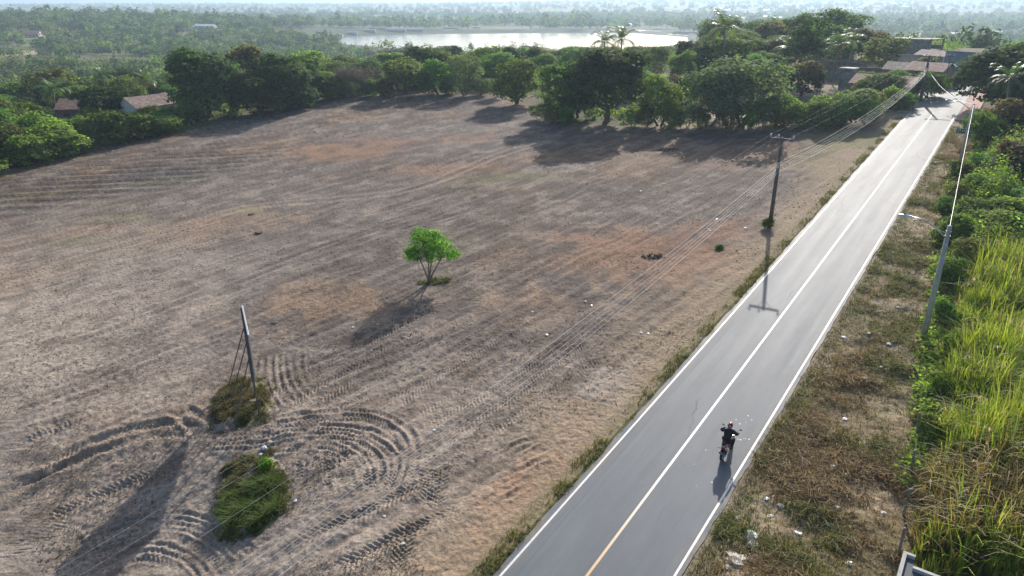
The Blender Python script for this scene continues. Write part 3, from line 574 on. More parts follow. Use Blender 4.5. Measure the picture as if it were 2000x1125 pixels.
# ------------------------------------------------------------------ buildings
def tile_mat(name, c, light):
    m = bpy.data.materials.new(name); t, b = nodes(m); L = t.links; tc = t.nodes.new('ShaderNodeTexCoord')
    wv = t.nodes.new('ShaderNodeTexWave'); wv.bands_direction = 'X'; wv.inputs['Scale'].default_value = 1.6; wv.inputs['Distortion'].default_value = .6; L.new(tc.outputs['Object'], wv.inputs[0])
    n = t.nodes.new('ShaderNodeTexNoise'); n.inputs['Scale'].default_value = 1.1; n.inputs['Detail'].default_value = 6; n.inputs['Roughness'].default_value = .9; L.new(tc.outputs['Object'], n.inputs[0])
    r_ = t.nodes.new('ShaderNodeValToRGB'); r_.color_ramp.elements[0].position = .36; r_.color_ramp.elements[0].color = (*[q * .45 for q in c], 1); r_.color_ramp.elements[1].position = .66; r_.color_ramp.elements[1].color = (*light, 1)
    e = r_.color_ramp.elements.new(.5); e.color = (*c, 1); L.new(n.outputs[0], r_.inputs[0]); L.new(r_.outputs[0], b.inputs['Base Color']); b.inputs['Roughness'].default_value = .8
    bp = t.nodes.new('ShaderNodeBump'); bp.inputs['Distance'].default_value = .08; L.new(wv.outputs[1], bp.inputs['Height']); L.new(bp.outputs[0], b.inputs['Normal']); return m
TILE = tile_mat('clay_tiles', (.34, .165, .12), (.50, .34, .28)); TILE_OLD = tile_mat('old_clay_tiles', (.17, .11, .095), (.36, .28, .25)); TILE_ORANGE = tile_mat('orange_tiles', (.40, .17, .09), (.5, .27, .17))
def brick_mat():
    m = bpy.data.materials.new('bare_brick'); t, b = nodes(m); L = t.links; tc = t.nodes.new('ShaderNodeTexCoord'); k = t.nodes.new('ShaderNodeTexBrick')
    k.inputs['Color1'].default_value = (.24, .13, .095, 1); k.inputs['Color2'].default_value = (.19, .115, .09, 1); k.inputs['Mortar'].default_value = (.26, .23, .2, 1); k.inputs['Scale'].default_value = 3.
    mp = t.nodes.new('ShaderNodeMapping'); mp.inputs['Rotation'].default_value = (R(90), 0, 0); L.new(tc.outputs['Object'], mp.inputs[0]); L.new(mp.outputs[0], k.inputs[0]); L.new(k.outputs[0], b.inputs['Base Color']); b.inputs['Roughness'].default_value = .9; return m
BRICK = brick_mat(); PLASTER = mat('white_plaster', (.62, .61, .58), .85, noise=.15, nscale=1.2); CREAM = mat('cream_plaster', (.52, .46, .36), .85, noise=.18, nscale=1.2); BLUEW = mat('blue_plaster', (.22, .29, .36), .85, noise=.2, nscale=1.)
GLASS = mat('dark_pane', (.02, .022, .025), .15); FRAME = mat('timber_frame', (.12, .08, .05), .7); SHEET = mat('white_sheet_roof', (.66, .68, .70), .5, noise=.12, nscale=.6); GREYROOF = mat('fibre_cement_roof', (.30, .30, .31), .85, noise=.3, nscale=1.)
BLUE = mat('blue_tarpaulin', (.03, .14, .42), .5, noise=.25, nscale=2.); BROWNW = mat('brown_plaster', (.20, .135, .105), .9, noise=.3, nscale=1.)
BLOCKS = []     # places nothing may grow on: x, y, radius
def house(name, loc, w_, d_, hw, hr, rz, wallm, roofm, label, cat='house', openings=True, mono=False, group=None, over=.35):
    """ridge along local x; w_ long, d_ deep"""
    loc = (loc[0], loc[1], float(gz(loc[0], loc[1]))); BLOCKS.append((loc[0], loc[1], max(w_, d_) * .62))
    o = empty(name, loc, rz, label, cat, group); x, y = w_ / 2, d_ / 2; mb = MB(); g = [(-x, -y), (x, -y), (x, y), (-x, y)]
    if mono:
        V = [(a, b, -.6) for a, b in g] + [(-x, -y, hw), (x, -y, hw), (x, y, hw + hr), (-x, y, hw + hr)]; mb.add(V, [(0,1,5,4),(1,2,6,5),(2,3,7,6),(3,0,4,7),(4,5,6,7)])
    else:
        V = [(a, b, -.6) for a, b in g] + [(a, b, hw) for a, b in g] + [(-x, 0, hw + hr), (x, 0, hw + hr)]
        mb.add(V, [(0,1,5,4),(1,2,6,9,5),(2,3,7,6),(3,0,4,8,7)])
    mb.build('wall', wallm, o); rb = MB(); th = .1
    if mono:
        e = over; s = hr / (2 * y); z0 = hw - s * e; z1 = hw + hr + s * e
        rb.add([(-x-e,-y-e,z0+.01),(x+e,-y-e,z0+.01),(x+e,y+e,z1+.01),(-x-e,y+e,z1+.01),(-x-e,-y-e,z0+th),(x+e,-y-e,z0+th),(x+e,y+e,z1+th),(-x-e,y+e,z1+th)], [(3,2,1,0),(4,5,6,7),(0,1,5,4),(1,2,6,5),(2,3,7,6),(3,0,4,7)])
    else:
        e = over; s = hr / y
        for sg in (-1, 1):
            a = (y + e) * sg; zl = hw - s * e; zr = hw + hr; V = []
            for k in range(9):                                           # slightly sagging, as old timbers are
                xx = -x - e + (2 * x + 2 * e) * k / 8; sag = -.07 * math.sin(math.pi * k / 8)
                V += [(xx, a, zl + .015), (xx, 0, zr + .015 + sag), (xx, 0, zr + th + sag), (xx, a, zl + th)]
            F = [(k*4+i, k*4+(i+1) % 4, k*4+4+(i+1) % 4, k*4+4+i) for k in range(8) for i in range(4)] + [(0,1,2,3),(32,33,34,35)]
            rb.add(V, F)
    rb.build('roof', roofm, o)
    if openings:
        for sg in (-1, 1):
            n = max(2, int(w_ / 2.6)); dk = n // 2
            for k in range(n):
                cx = -x + w_ * (k + .5) / n; yy = sg * (y + .02)
                if k == dk:
                    q = MB().box((cx, yy, 1.02), (.95, .07, 2.05)).build('door', FRAME, o); MB().box((cx, yy + sg * .04, 1.), (.78, .04, 1.88)).build('door_leaf', mat('door_paint', (.18, .2, .17), .6), q)
                else:
                    q = MB().box((cx, yy, 1.55), (1.1, .07, 1.0)).build('window', FRAME, o); MB().box((cx, yy + sg * .035, 1.55), (.92, .03, .82)).build('pane', GLASS, q)
    return o
road_rz = math.atan2(rd[1], rd[0])
def P2(x, y): p = hit(x, y); return p
house('cottage', P2(168, 236), 7.2, 6.2, 2.7, 1.5, R(8), BROWNW, TILE, 'small brown cottage with a reddish tiled roof beside the left coconut palm')
house('gable_house', P2(292, 232), 8.6, 5.6, 2.7, 1.6, R(64), PLASTER, TILE_OLD, 'low gabled house with a white wall between the bushes and the dark mango grove')
house('tiled_shed', P2(330, 190), 6.6, 6, 2.6, 1.3, R(15), BROWNW, TILE_OLD, 'half hidden house with an old tiled roof behind the gabled house', openings=False)
house('farmhouse', P2(64, 72), 14, 9, 3, 2.4, R(10), CREAM, TILE_ORANGE, 'distant farmhouse with an orange roof showing above the left woods', 'house')
house('white_roofed_barn', P2(402, 56), 22, 9, 3, 1.6, R(-4), PLASTER, SHEET, 'distant barn with a bright white roof in the left woods', 'barn', openings=False)
house('row_house', P2(1725, 190), 9, 6.5, 2.3, 1.15, road_rz + R(84), BROWNW, TILE, 'tiled village house behind the brown roadside wall and trees')
house('row_house', P2(1812, 163), 6, 5.5, 2.4, 1.2, road_rz + R(74), BRICK, TILE, 'village house with mottled red tiles just right of the dark leaning pole')
house('row_house', P2(1768, 160), 6.5, 6, 2.3, 1.1, road_rz + R(84), BRICK, TILE_OLD, 'village house with old dark tiles just left of the dark leaning pole')
house('row_house', P2(1768, 140), 6, 5, 2.4, .9, road_rz + R(80), CREAM, SHEET, 'village house with a pale sheet roof in front of the grey concrete block', mono=True)
house('row_house', P2(1846, 131), 10, 6, 2.2, .9, road_rz + R(72), PLASTER, TILE_OLD, 'rearmost long village house under a flat run of old tiles')
house('blue_house', P2(1878, 141), 5, 5, 3.4, .5, road_rz + R(70), BLUEW, GREYROOF, 'blue grey house beside the road end behind the blue stall', mono=True)
house('lean_to', P2(1640, 152), 8, 4, 2.4, .6, road_rz + R(78), CONC_DARK, GREYROOF, 'low lean-to shed with grey roofing at the left end of the long brick wall', 'shed', mono=True, openings=False)
def unfinished():
    p = P2(1782, 117); BLOCKS.append((p[0], p[1], 6)); o = empty('unfinished_building', (p[0], p[1], float(gz(p[0], p[1]))), road_rz + R(75), 'unfinished two storey grey concrete building with open bays beyond the village roofs', 'building')
    for z in (2.2, 4.4): MB().box((0, 0, z), (9, 7, .2)).build('floor_slab', CONC_DARK, o)
    for x in (-4.3, 0, 4.3):
        for y in (-3.3, 3.3): MB().box((x, y, 1.9), (.3, .3, 5.4)).build('column', CONC_DARK, o)
    MB().box((0, 3.2, 1.0), (8.3, .16, 2.2)).box((2.2, -3.2, 1.0), (4, .16, 2.2)).box((0, 3.2, 3.3), (8.3, .16, 1.9)).box((-2.2, -3.2, 2.75), (4, .16, .8)).build('wall', CONC_DARK, o)
unfinished()
def water_tower():
    p = P2(1651, 180); BLOCKS.append((p[0], p[1], 2.5)); o = empty('water_tower', (p[0], p[1], float(gz(p[0], p[1]))), road_rz + R(80), 'small square concrete water tower with a flat cap above the roadside bushes', 'tower')
    mb = MB().box((0, .9, 1.6), (2., .16, 4.6)).box((0, -.9, .9), (2., .16, 3.2)).box((-.92, 0, 1.6), (.16, 1.64, 4.6)).box((.92, 0, .9), (.16, 1.64, 3.2)).box((.92, -.9, 2.9), (.2, .2, 2)).box((-.92, -.9, 2.9), (.2, .2, 2)); mb.build('shaft', CONC_DARK, o)
    MB().box((0, 0, 4.0), (2.6, 2.5, .18)).build('roof', CONC, o); MB().box((0, 0, 2.5), (1.66, 1.6, .12)).build('tank_floor', CONC_DARK, o)
water_tower()
def wall_run(name, a, b, h, t_, m, label, cap=None):
    a = np.array(a[:2]); b = np.array(b[:2]); L = np.hypot(*(b - a)); c = (a + b) / 2; za, zb = float(gz(*a)), float(gz(*b)); rz = math.atan2(b[1] - a[1], b[0] - a[0])
    o = empty(name, (c[0], c[1], (za + zb) / 2), rz, label, 'wall'); n = max(2, int(L / 3)); mb = MB(); cb = MB()
    for i in range(n):
        x0 = -L / 2 + L * i / n; x1 = -L / 2 + L * (i + 1) / n; z = (zb - za) * ((i + .5) / n - .5)
        mb.box(((x0 + x1) / 2, 0, z + h / 2 - .2), (L / n - .005, t_, h + .4)); cb.box(((x0 + x1) / 2, 0, z + h + .05), (L / n, t_ + .1, .09))
    mb.build('wall_panel', m, o); cb.build('coping', cap or CONC_DARK, o); return o
wall_run('boundary_wall', P2(1662, 158), P2(1792, 166), 2.5, .18, BRICK, 'long bare brick wall running across the village behind the tiled roofs')
wall_run('roadside_wall', road_pt(s_end + 2, -8.2), road_pt(s_end + 24, -6.6), 1.9, .18, BROWNW, 'brown roadside wall leading to the dark leaning pole')
wall_run('back_wall', P2(335, 238), P2(398, 226), 1.2, .16, BROWNW, 'low brown wall at the foot of the dark mango grove')
wall_run('garden_wall', P2(120, 245), P2(165, 240), 1.4, .16, BROWNW, 'short brown garden wall below the left coconut palm')
def stall():
    p = P2(1849, 159); BLOCKS.append((p[0], p[1], 3)); o = empty('market_stall', (p[0], p[1], float(gz(p[0], p[1]))), road_rz + R(75), 'blue stall with a peaked blue awning at the end of the road', 'stall')
    MB().box((0, .8, 1.2), (3.6, 1.7, 2.4)).build('body', BLUEW, o); MB().add([(-2.1, -1.6, 2.2), (2.1, -1.6, 2.2), (2.1, 1.7, 2.3), (-2.1, 1.7, 2.3), (0, -1.5, 3.1), (0, 1.7, 3.2)], [(0, 4, 5, 3), (1, 2, 5, 4), (0, 1, 4), (3, 5, 2), (0, 3, 2, 1)]).build('awning', BLUE, o)
    MB().box((0, -.06, 1.7), (3.0, .04, 1.0)).build('shutter', BLUE, o)
    for x in (-1.95, 1.95): MB().tube([(x, -1.5, 0), (x, -1.5, 2.25)], .05, 6).build('post', DARKSTEEL, o)
stall()
for i, (a, b, wd) in enumerate([(648, 58.5, 34), (688, 57.5, 16), (722, 56.5, 20), (772, 56.5, 34), (812, 57, 26), (880, 56.5, 30), (930, 55.5, 14)]):
    house('lakeside_shed', P2(a, b), wd * .8, 6, 2.2, 1.0, R(-6 + 3 * i), CONC, GREYROOF, 'long low pale shed on the far shore of the lake', 'shed', openings=False, group='white sheds along the far lake shore')
for i, (a, b) in enumerate([(1868, 70), (1895, 69), (1922, 68.5), (1946, 66)]):
    house('greenhouse', P2(a, b), 24, 10, 2.8, 1.2, R(-12), PLASTER, SHEET, 'long pale sheet roofed shed on the far meadow beyond the road', 'shed', openings=False, group='pale sheds on the far meadow')
fr = random.Random(5)
for i in range(34):
    a = fr.uniform(1400, 1995); b = fr.uniform(12, 40) if i % 3 else fr.uniform(9, 18); 
    if 1560 < a < 1640 and b < 30: continue
    p = P2(a, b); k = fr.choice([0, 0, 0, 1]); house('distant_house', p, fr.uniform(14, 34), fr.uniform(9, 14), fr.uniform(4, 9), fr.uniform(2, 3.5), R(fr.uniform(-25, 25)), [PLASTER, CREAM][k], fr.choice([SHEET, SHEET, TILE_ORANGE]), 'small pale house of the hazy far town', 'house', openings=False, group='houses of the far town')
house('long_hall', P2(1815, 8), 130, 26, 15, 5, R(-8), mat('salmon_plaster', (.5, .27, .2), .8, noise=.1), TILE_ORANGE, 'long salmon coloured hall on the hazy skyline', 'building', openings=False)

# ------------------------------------------------------------------ trees one can tell apart
T = plant_px
T('mango', 412, 228, 88, 142, 'mango_tree', 'tallest dark round mango tree at the left end of the field edge grove')
T('mango', 505, 224, 140, 118, 'mango_tree', 'dark mango tree in the middle of the left grove, lower than its neighbours')
T('mango', 562, 214, 102, 122, 'mango_tree', 'dark mango tree of the left grove just left of the grey leafless bush')
T('mango', 606, 200, 122, 66, 'mango_tree', 'narrow dark mango tree closing the right end of the left grove')
T('flush', 488, 192, 82, 88, 'mango_tree', 'mango tree with rust coloured young leaves behind the left grove')
T('mango', 208, 240, 166, 92, 'mango_tree', 'round dark green mango tree beside the brown cottage')
T('olive', 256, 214, 144, 62, 'leafy_tree', 'yellow green tree standing behind the round mango by the gabled house')
T('palm', 112, 244, 158, 92, 'coconut_palm', 'leftmost coconut palm, beside the brown cottage', 'palm')
T('palm', 296, 214, 140, 72, 'coconut_palm', 'coconut palm above the gabled house', 'palm')
T('palm', 214, 205, 132, 74, 'coconut_palm', 'coconut palm rising behind the yellow green tree', 'palm')
for i, (x, b, t, w_) in enumerate([(252, 274, 212, 104), (190, 284, 226, 48), (84, 296, 214, 96), (120, 306, 236, 104), (34, 316, 236, 92), (70, 318, 258, 84), (-18, 300, 210, 90), (8, 286, 190, 60), (148, 278, 228, 70), (318, 262, 226, 76), (300, 240, 205, 50), (180, 250, 206, 40), (-40, 330, 250, 110), (30, 268, 205, 70), (60, 250, 195, 60), (380, 238, 190, 50), (226, 262, 225, 50), (325, 250, 216, 62), (345, 244, 206, 56), (286, 252, 222, 50), (160, 262, 226, 56), (-60, 350, 280, 110)]):
    T(['bush', 'olive', 'bush'][i % 3], x, b, t, w_, 'leafy_shrub', 'bright green shrub crowding the left edge of the field', 'shrub', 'shrubs along the left field edge')
T('bare', 694, 188, 124, 104, 'leafless_shrub', 'grey leafless round bush on the far edge of the field', 'shrub')
T('light', 650, 192, 136, 66, 'leafy_tree', 'light green tree to the left of the grey leafless bush')
T('light', 796, 184, 110, 108, 'leafy_tree', 'wide light green tree on the far field edge, right of the grey bush')
T('flush', 772, 150, 88, 112, 'mango_tree', 'rust tipped mango tree above the light green trees of the far edge')
T('light', 858, 184, 112, 66, 'leafy_tree', 'pale green tree between the wide light green tree and the dark grey green one')
T('pale', 908, 186, 104, 84, 'leafy_tree', 'dark grey green tree with visible forked trunk on the far field edge')
T('light', 1008, 204, 112, 98, 'leafy_tree', 'light green tree standing forward on the field with its shadow before it')
T('light', 1094, 232, 118, 104, 'leafy_tree', 'broad light green tree touching the left side of the big dark tree')
T('clear', 1184, 238, 88, 156, 'mango_tree', 'biggest dark tree at the field edge, standing on a clear trunk')
T('mango', 1128, 230, 128, 84, 'mango_tree', 'dark tree wedged between the biggest dark tree and the light green one')
T('light', 1288, 246, 140, 88, 'leafy_tree', 'slim light green tree to the right of the biggest dark tree')
T('pale', 1385, 246, 122, 120, 'leafy_tree', 'thin grey green tree left of the widest grey one')
T('pale', 1448, 244, 104, 168, 'leafy_tree', 'widest grey green tree of the right wood edge')
T('bare', 1410, 236, 110, 120, 'leafless_shrub', 'leafless grey tree showing behind the widest grey green one', 'tree')
T('light', 1512, 244, 180, 84, 'leafy_tree', 'small light green tree by the stick fence')
T('flush', 1566, 190, 114, 84, 'mango_tree', 'round rust topped mango tree left of the water tower')
T('tall', 1560, 160, 26, 112, 'tall_tree', 'tallest loose crowned tree rising over the right wood')
T('palm', 1410, 150, 26, 66, 'coconut_palm', 'tallest coconut palm against the lake\'s right end', 'palm')
T('palm', 1183, 150, 62, 44, 'coconut_palm', 'left of two palms seen against the lake', 'palm')
T('palm', 1211, 150, 54, 54, 'coconut_palm', 'right and taller of two palms seen against the lake', 'palm')
for x, b, t, w_ in [(1622, 160, 66, 62), (1532, 165, 72, 66), (1655, 145, 62, 54), (1590, 165, 80, 56)]: T('palm', x, b, t, w_, 'coconut_palm', 'coconut palm among the trees left of the village', 'palm', 'palms left of the village')
T('palm', 1780, 112, 64, 42, 'coconut_palm', 'lone palm beside the unfinished concrete building', 'palm')
T('flush', 1700, 118, 52, 74, 'mango_tree', 'brown topped mango tree behind the village')
T('olive', 1724, 138, 70, 82, 'leafy_tree', 'rounded olive tree in front of the brown topped mango')
T('olive', 1722, 196, 140, 86, 'leafy_tree', 'bushy tree with pale tips hiding the tiled house')
T('light', 1668, 240, 172, 92, 'leafy_tree', 'bright bushy tree at the field corner near the road')
T('bush', 1752, 212, 178, 60, 'leafy_shrub', 'low green shrub by the brown roadside wall', 'shrub')
T('light', 1812, 190, 136, 58, 'street_tree', 'small clipped street tree beside the dark leaning pole')
T('olive', 1840, 172, 146, 26, 'street_tree', 'second small street tree nearer the blue stall')
T('olive', 1800, 152, 108, 50, 'yard_tree', 'leafy yard tree growing among the village roofs')
T('light', 1752, 172, 134, 44, 'yard_tree', 'bright yard tree against the long brick wall')
T('light', 1690, 168, 138, 40, 'yard_tree', 'small green yard tree right of the water tower')
T('bush', 1618, 238, 185, 70, 'leafy_tree', 'green bushy tree below the water tower')
T('bush', 1570, 244, 196, 60, 'leafy_shrub', 'loose green shrub beside the stick fence', 'shrub')
T('mango', 1948, 214, 76, 142, 'mango_tree', 'great round mango tree overhanging the right side of the road')
T('mango', 2040, 230, 90, 160, 'mango_tree', 'second great mango tree at the right edge of the view')
T('palm', 1958, 240, 128, 140, 'coconut_palm', 'coconut palm in front of the great round mango', 'palm')
T('flush', 1982, 284, 186, 104, 'mango_tree', 'upper of two rust flushed mango bushes at the right edge')
T('flush', 1998, 372, 272, 118, 'mango_tree', 'lower of two rust flushed mango bushes at the right edge')
T('bush', 1924, 290, 218, 60, 'leafy_shrub', 'fresh green shrub left of the upper flushed mango', 'shrub')
T('bush', 1900, 262, 214, 40, 'leafy_shrub', 'dark green shrub behind the green road sign', 'shrub')
for x, b, t, w_ in [(1240, 190, 128, 70), (1330, 200, 140, 80), (1330, 165, 96, 60), (1285, 150, 86, 44), (1360, 150, 84, 60), (1345, 140, 76, 60), (1230, 120, 90, 40), (1060, 150, 102, 60), (1130, 120, 90, 60), (1035, 110, 88, 34), (960, 120, 92, 50), (870, 116, 88, 56), (735, 125, 98, 50), (690, 110, 90, 50), (1470, 180, 100, 70), (1500, 150, 98, 66)]:
    T(random.choice(['mango', 'light', 'flush', 'light', 'pale']), x, b, t, w_, 'woodland_tree', 'one of the mixed trees between the field and the lake', 'tree', 'woodland trees before the lake')
for x, b, t, w_ in [(640, 196, 168, 44), (668, 192, 160, 40), (724, 188, 152, 46), (752, 187, 150, 44), (835, 184, 156, 44), (874, 184, 150, 42), (938, 184, 150, 50), (968, 190, 148, 44), (580, 210, 180, 40), (540, 218, 190, 40), (1052, 232, 198, 44), (1078, 240, 204, 40), (1104, 242, 206, 44), (1236, 247, 212, 40), (1262, 249, 200, 44), (1310, 250, 196, 50), (1342, 249, 210, 36), (1368, 250, 206, 38), (1420, 251, 196, 46), (1462, 251, 190, 48), (1490, 250, 196, 46), (1530, 252, 205, 46), (1556, 251, 196, 54), (1596, 250, 190, 56), (1640, 249, 184, 60), (1690, 244, 190, 50), (1700, 225, 172, 56), (1745, 215, 168, 50), (1690, 200, 152, 52)]:
    T(random.choice(['bush', 'light', 'olive', 'pale']), x, b, t, w_, 'edge_shrub', 'loose green shrub in the ragged line along the far field edge', 'shrub', 'shrubs along the far field edge')
# the fill between them
def free(x, y, rad, edge=2.5):
    s, v = road_sv(x, y)
    if abs(v) < rw / 2 + 3 + rad and s < s_end + 60: return False
    if v > 0 and s < s_end + 14: return False
    if -36 < v < 0 and s_end - 6 < s < s_end + 62: return False
    if any(math.hypot(x - a, y - b) < c + rad * .8 for a, b, c in BLOCKS): return False
    p = np.array([x]), np.array([y])
    if inside(FIELD, *p)[0] or poly_dist(FIELD, *p, True)[0][0] < rad + edge: return False
    if inside(LAKE, *p)[0] or poly_dist(LAKE, *p, True)[0][0] < 55: return False
    for q in PONDS:
        if inside(q, *p)[0] or poly_dist(q, *p, True)[0][0] < 15: return False
    az = math.atan2(x, y); r = math.hypot(x, y)
    if az > R(24): return False
    for a, b, c in HAND:                                      # the trees one knows stand in front of the nameless ones
        rb = math.hypot(a, b)
        if 0 < rb - r < 42 and abs(math.atan2(a, b) - az) * rb < c * .8 + rad * .7: return False
    for a, b, c in BLOCKS:                                    # leave sight lines to roofs one sees in the photograph
        rb = math.hypot(a, b)
        if 0 < rb - r < max(30, rb * .12) and abs(math.atan2(a, b) - az) * rb < c + rad * .5: return False
    return True
clearing = hits([(1235, 240), (1255, 214), (1400, 208), (1530, 210), (1540, 240)])[:, :2]; beach = hits([(-60, 110), (-40, 96), (82, 96), (82, 112)])[:, :2]
HAND = list(PLACED); ft = np.random.default_rng(21); n_tree = 0
for _ in range(9000):
    if n_tree >= 285: break
    r = 90 + 250 * math.sqrt(ft.random()) * ft.random()**.25; az = R(ft.uniform(-41, 41)); x, y = r * math.sin(az), r * math.cos(az); big = float(fbm(np.array([x / 50]), np.array([y / 50]), 4, 2)[0])
    wd = (5.2 + 4.2 * ft.random()) * (.85 + r / 600) * (1.15 if big > .52 else .9)
    if not free(x, y, wd * .45) or inside(clearing, np.array([x]), np.array([y]))[0] or inside(beach, np.array([x]), np.array([y]))[0]: continue
    if any(math.hypot(x - a, y - b) < (c + wd * .5) * .6 for a, b, c in PLACED): continue
    az_d = math.degrees(az); k = ft.choice(['mango', 'light', 'olive', 'pale', 'bush', 'flush', 'bare'], p=[.2, .2, .2, .13, .17, .05, .05] if az_d < -8 else [.22, .2, .15, .16, .12, .1, .05])
    hgt = wd * ft.uniform(.6, .85) if az_d < -8 else wd * ft.uniform(.7, 1.); hgt = min(hgt, 9.5)
    if -16 < az_d < 14.5:                                        # keep the lake in view
        q = px_ray(1000, 92); hgt = min(hgt, CAM_Z + y * q[2] / q[1] - float(gz(x, y)))
        if hgt < 3: continue
        wd = min(wd, hgt * 1.5)
    PLACED.append((x, y, wd * .5)); n_tree += 1
    reg = ('left wood beyond the field edge', 'woods on the left beyond the field') if az_d < -14 else (('wood between the field and the lake', 'woods between field and lake') if az_d < 10 else ('wood behind the village and right field edge', 'woods on the right'))
    word = {'mango': 'dark round', 'flush': 'rust tipped', 'light': 'light green', 'olive': 'olive green', 'pale': 'grey green', 'bush': 'low bushy', 'bare': 'leafless grey'}[k]
    plant(k, x, y, wd, hgt, 'woodland_tree', f'{word} tree in the {reg[0]}', 'tree', f'{word} trees, {reg[1]}')

# ------------------------------------------------------------------ countless plants: one object each
def merged(name, groups, m):
    vs_, fs, cs, n = [], [], [], 0
    for v, f, c in groups: vs_.append(v); fs.append(f + n); cs.append(c); n += len(v)
    return tag(link(name, raw_mesh(name, np.concatenate(vs_), np.concatenate(fs), m, np.clip(np.concatenate(cs), .008, .7))), kind='stuff')
def far_woods():
    r_ = np.random.default_rng(31); G_ = []
    for r0, r1, area, nl, sz, hh in ((270, 620, 48, 120, 1.3, 6.2), (620, 1100, 130, 85, 2.2, 8.), (1100, 2200, 480, 55, 4., 11), (2200, 6500, 7000, 40, 7.5, 13)):
        n = int(R(84) * .5 * (r1**2 - r0**2) / area); r = np.sqrt(r0**2 + (r1**2 - r0**2) * r_.random(n)); az = R(-42) + R(84) * r_.random(n); x, y = r * np.sin(az), r * np.cos(az)
        ok = np.ones(n, bool); 
        for P_, dd in [(LAKE, 48)] + [(q, 14) for q in PONDS]: ok &= ~inside(P_, x, y) & (poly_dist(P_, x, y, True)[0] > dd)
        ok &= ~inside(beach, x, y); ok &= (fbm(x / 140, y / 140, 6, 3) > .36) | (r < 450)
        s, v = road_sv(x, y); ok &= ~((r < 620) & (s > s_end + 62) & (v > -30) & (v < 160) & (r > 330))       # the meadow beyond the village
        for a, b, c in BLOCKS:
            rb = math.hypot(a, b)
            if rb > 250: ok &= ~((np.hypot(x - a, y - b) < c + 5) | ((rb - r > 0) & (rb - r < rb * .1) & (np.abs(np.arctan2(a, b) - az) * rb < c * .8 + 3)))
        lk = (az > math.atan2(LAKE[0, 0], LAKE[0, 1]) + .035) & (az < R(15)) & (r > 330) & (r < 800); ok &= ~(lk & ((base_z(x, y) + hh * .8 - CAM_Z) / r > -.062) & (r_.random(n) < .93))
        x, y, r = x[ok], y[ok], r[ok]; n = len(x); z = base_z(x, y); big = fbm(x / 90, y / 90, 2, 3); shore = smooth(160, 60, poly_dist(LAKE, x, y, True)[0]) * (y > 950) if r1 > 900 else 0
        H = hh * (.55 + .75 * r_.random(n)) * (.7 + .6 * big) * (1 + .5 * shore); Wd = H * (.75 + .5 * r_.random(n)) * .62
        tall = r_.random(n) < .16; H = np.where(tall, H * 1.35, H); Wd = np.where(tall, Wd * .6, Wd)
        d = r_.normal(size=(n, nl, 3)); d[..., 2] = np.abs(d[..., 2]) * 1.1 - .35; d /= np.linalg.norm(d, axis=2, keepdims=True); q = (.72 + .34 * r_.random((n, nl, 1)))
        lump = 1 + .28 * np.sin(d[..., :1] * 5 + r_.random((n, 1, 1)) * 6) * np.cos(d[..., 1:2] * 4 + r_.random((n, 1, 1)) * 6)
        P = d * q * lump * np.stack([Wd, Wd, H * .5], 1)[:, None, :] + np.stack([x, y, z + H * .52], 1)[:, None, :]
        N = d * .8 + r_.normal(size=d.shape) * .5 + np.array([0, 0, .4]); pal = np.array([DARK, MID, GREYG, OLIVE, (.075, .115, .035)]); c = .72 * pal[np.clip((big * 5 + r_.normal(size=n) * 1.3).astype(int), 0, 4)] * (.6 + .8 * r_.random((n, 1)))
        c = np.repeat(c[:, None, :], nl, 1) * (.8 + .4 * r_.random((n, nl, 1))); vv, ff = cards(P.reshape(-1, 3), N.reshape(-1, 3), np.repeat(sz * (.8 + .4 * r_.random(n)), nl), .8, r_)
        G_.append((vv, ff, np.repeat(c.reshape(-1, 3), 4, 0)))
    merged('distant_woodland', G_, LEAF)
far_woods()
def undergrowth():
    r_ = np.random.default_rng(41); n = 9500; r = np.sqrt(60**2 + (330**2 - 60**2) * r_.random(n)); az = R(-42) + R(84) * r_.random(n); x, y = r * np.sin(az), r * np.cos(az); s, v = road_sv(x, y)
    dF = poly_dist(FIELD, x, y, True)[0]; ok = ~inside(FIELD, x, y) & (dF > 1.2) & (np.abs(v) > rw / 2 + 2.5) & ~((v > 0) & (s < s_end + 10)) & ~inside(clearing, x, y) & ~inside(beach, x, y)
    ok &= ~((v > -9) & (v < 0) & (s > s_end - 20) & (s < s_end + 62)); ok &= ~((v < 0) & (v > -36) & (s > s_end) & (s < s_end + 60) & (r_.random(n) < .8))
    for a, b, c in BLOCKS: ok &= np.hypot(x - a, y - b) > c + .5
    x, y, r, dF = x[ok], y[ok], r[ok], dF[ok]; n = len(x); z = gz(x, y); nl = 52; H = (.8 + 2.0 * r_.random(n)**1.5) * (.7 + .7 * smooth(100, 260, r)) * np.where(dF < 4, .7, 1); Wd = H * (.7 + .6 * r_.random(n))
    d = r_.normal(size=(n, nl, 3)); d[..., 2] = np.abs(d[..., 2]); d /= np.linalg.norm(d, axis=2, keepdims=True); P = d * (.5 + .6 * r_.random((n, nl, 1))) * np.stack([Wd, Wd, H], 1)[:, None] + np.stack([x, y, z], 1)[:, None]
    pal = np.array([MID, OLIVE, GREYG, (.15, .13, .07), LIGHT]); c = pal[r_.choice(5, n, p=[.3, .25, .2, .12, .13])] * (.7 + .6 * r_.random((n, 1))); c = np.repeat(c[:, None], nl, 1) * (.75 + .5 * r_.random((n, nl, 1)))
    vv, ff = cards(P.reshape(-1, 3), (d * .7 + r_.normal(size=d.shape) * .6 + np.array([0, 0, .4])).reshape(-1, 3), np.repeat(.3 + .25 * r_.random(n), nl), .7, r_); merged('undergrowth', [(vv, ff, np.repeat(c.reshape(-1, 3), 4, 0))], LEAF)
undergrowth()
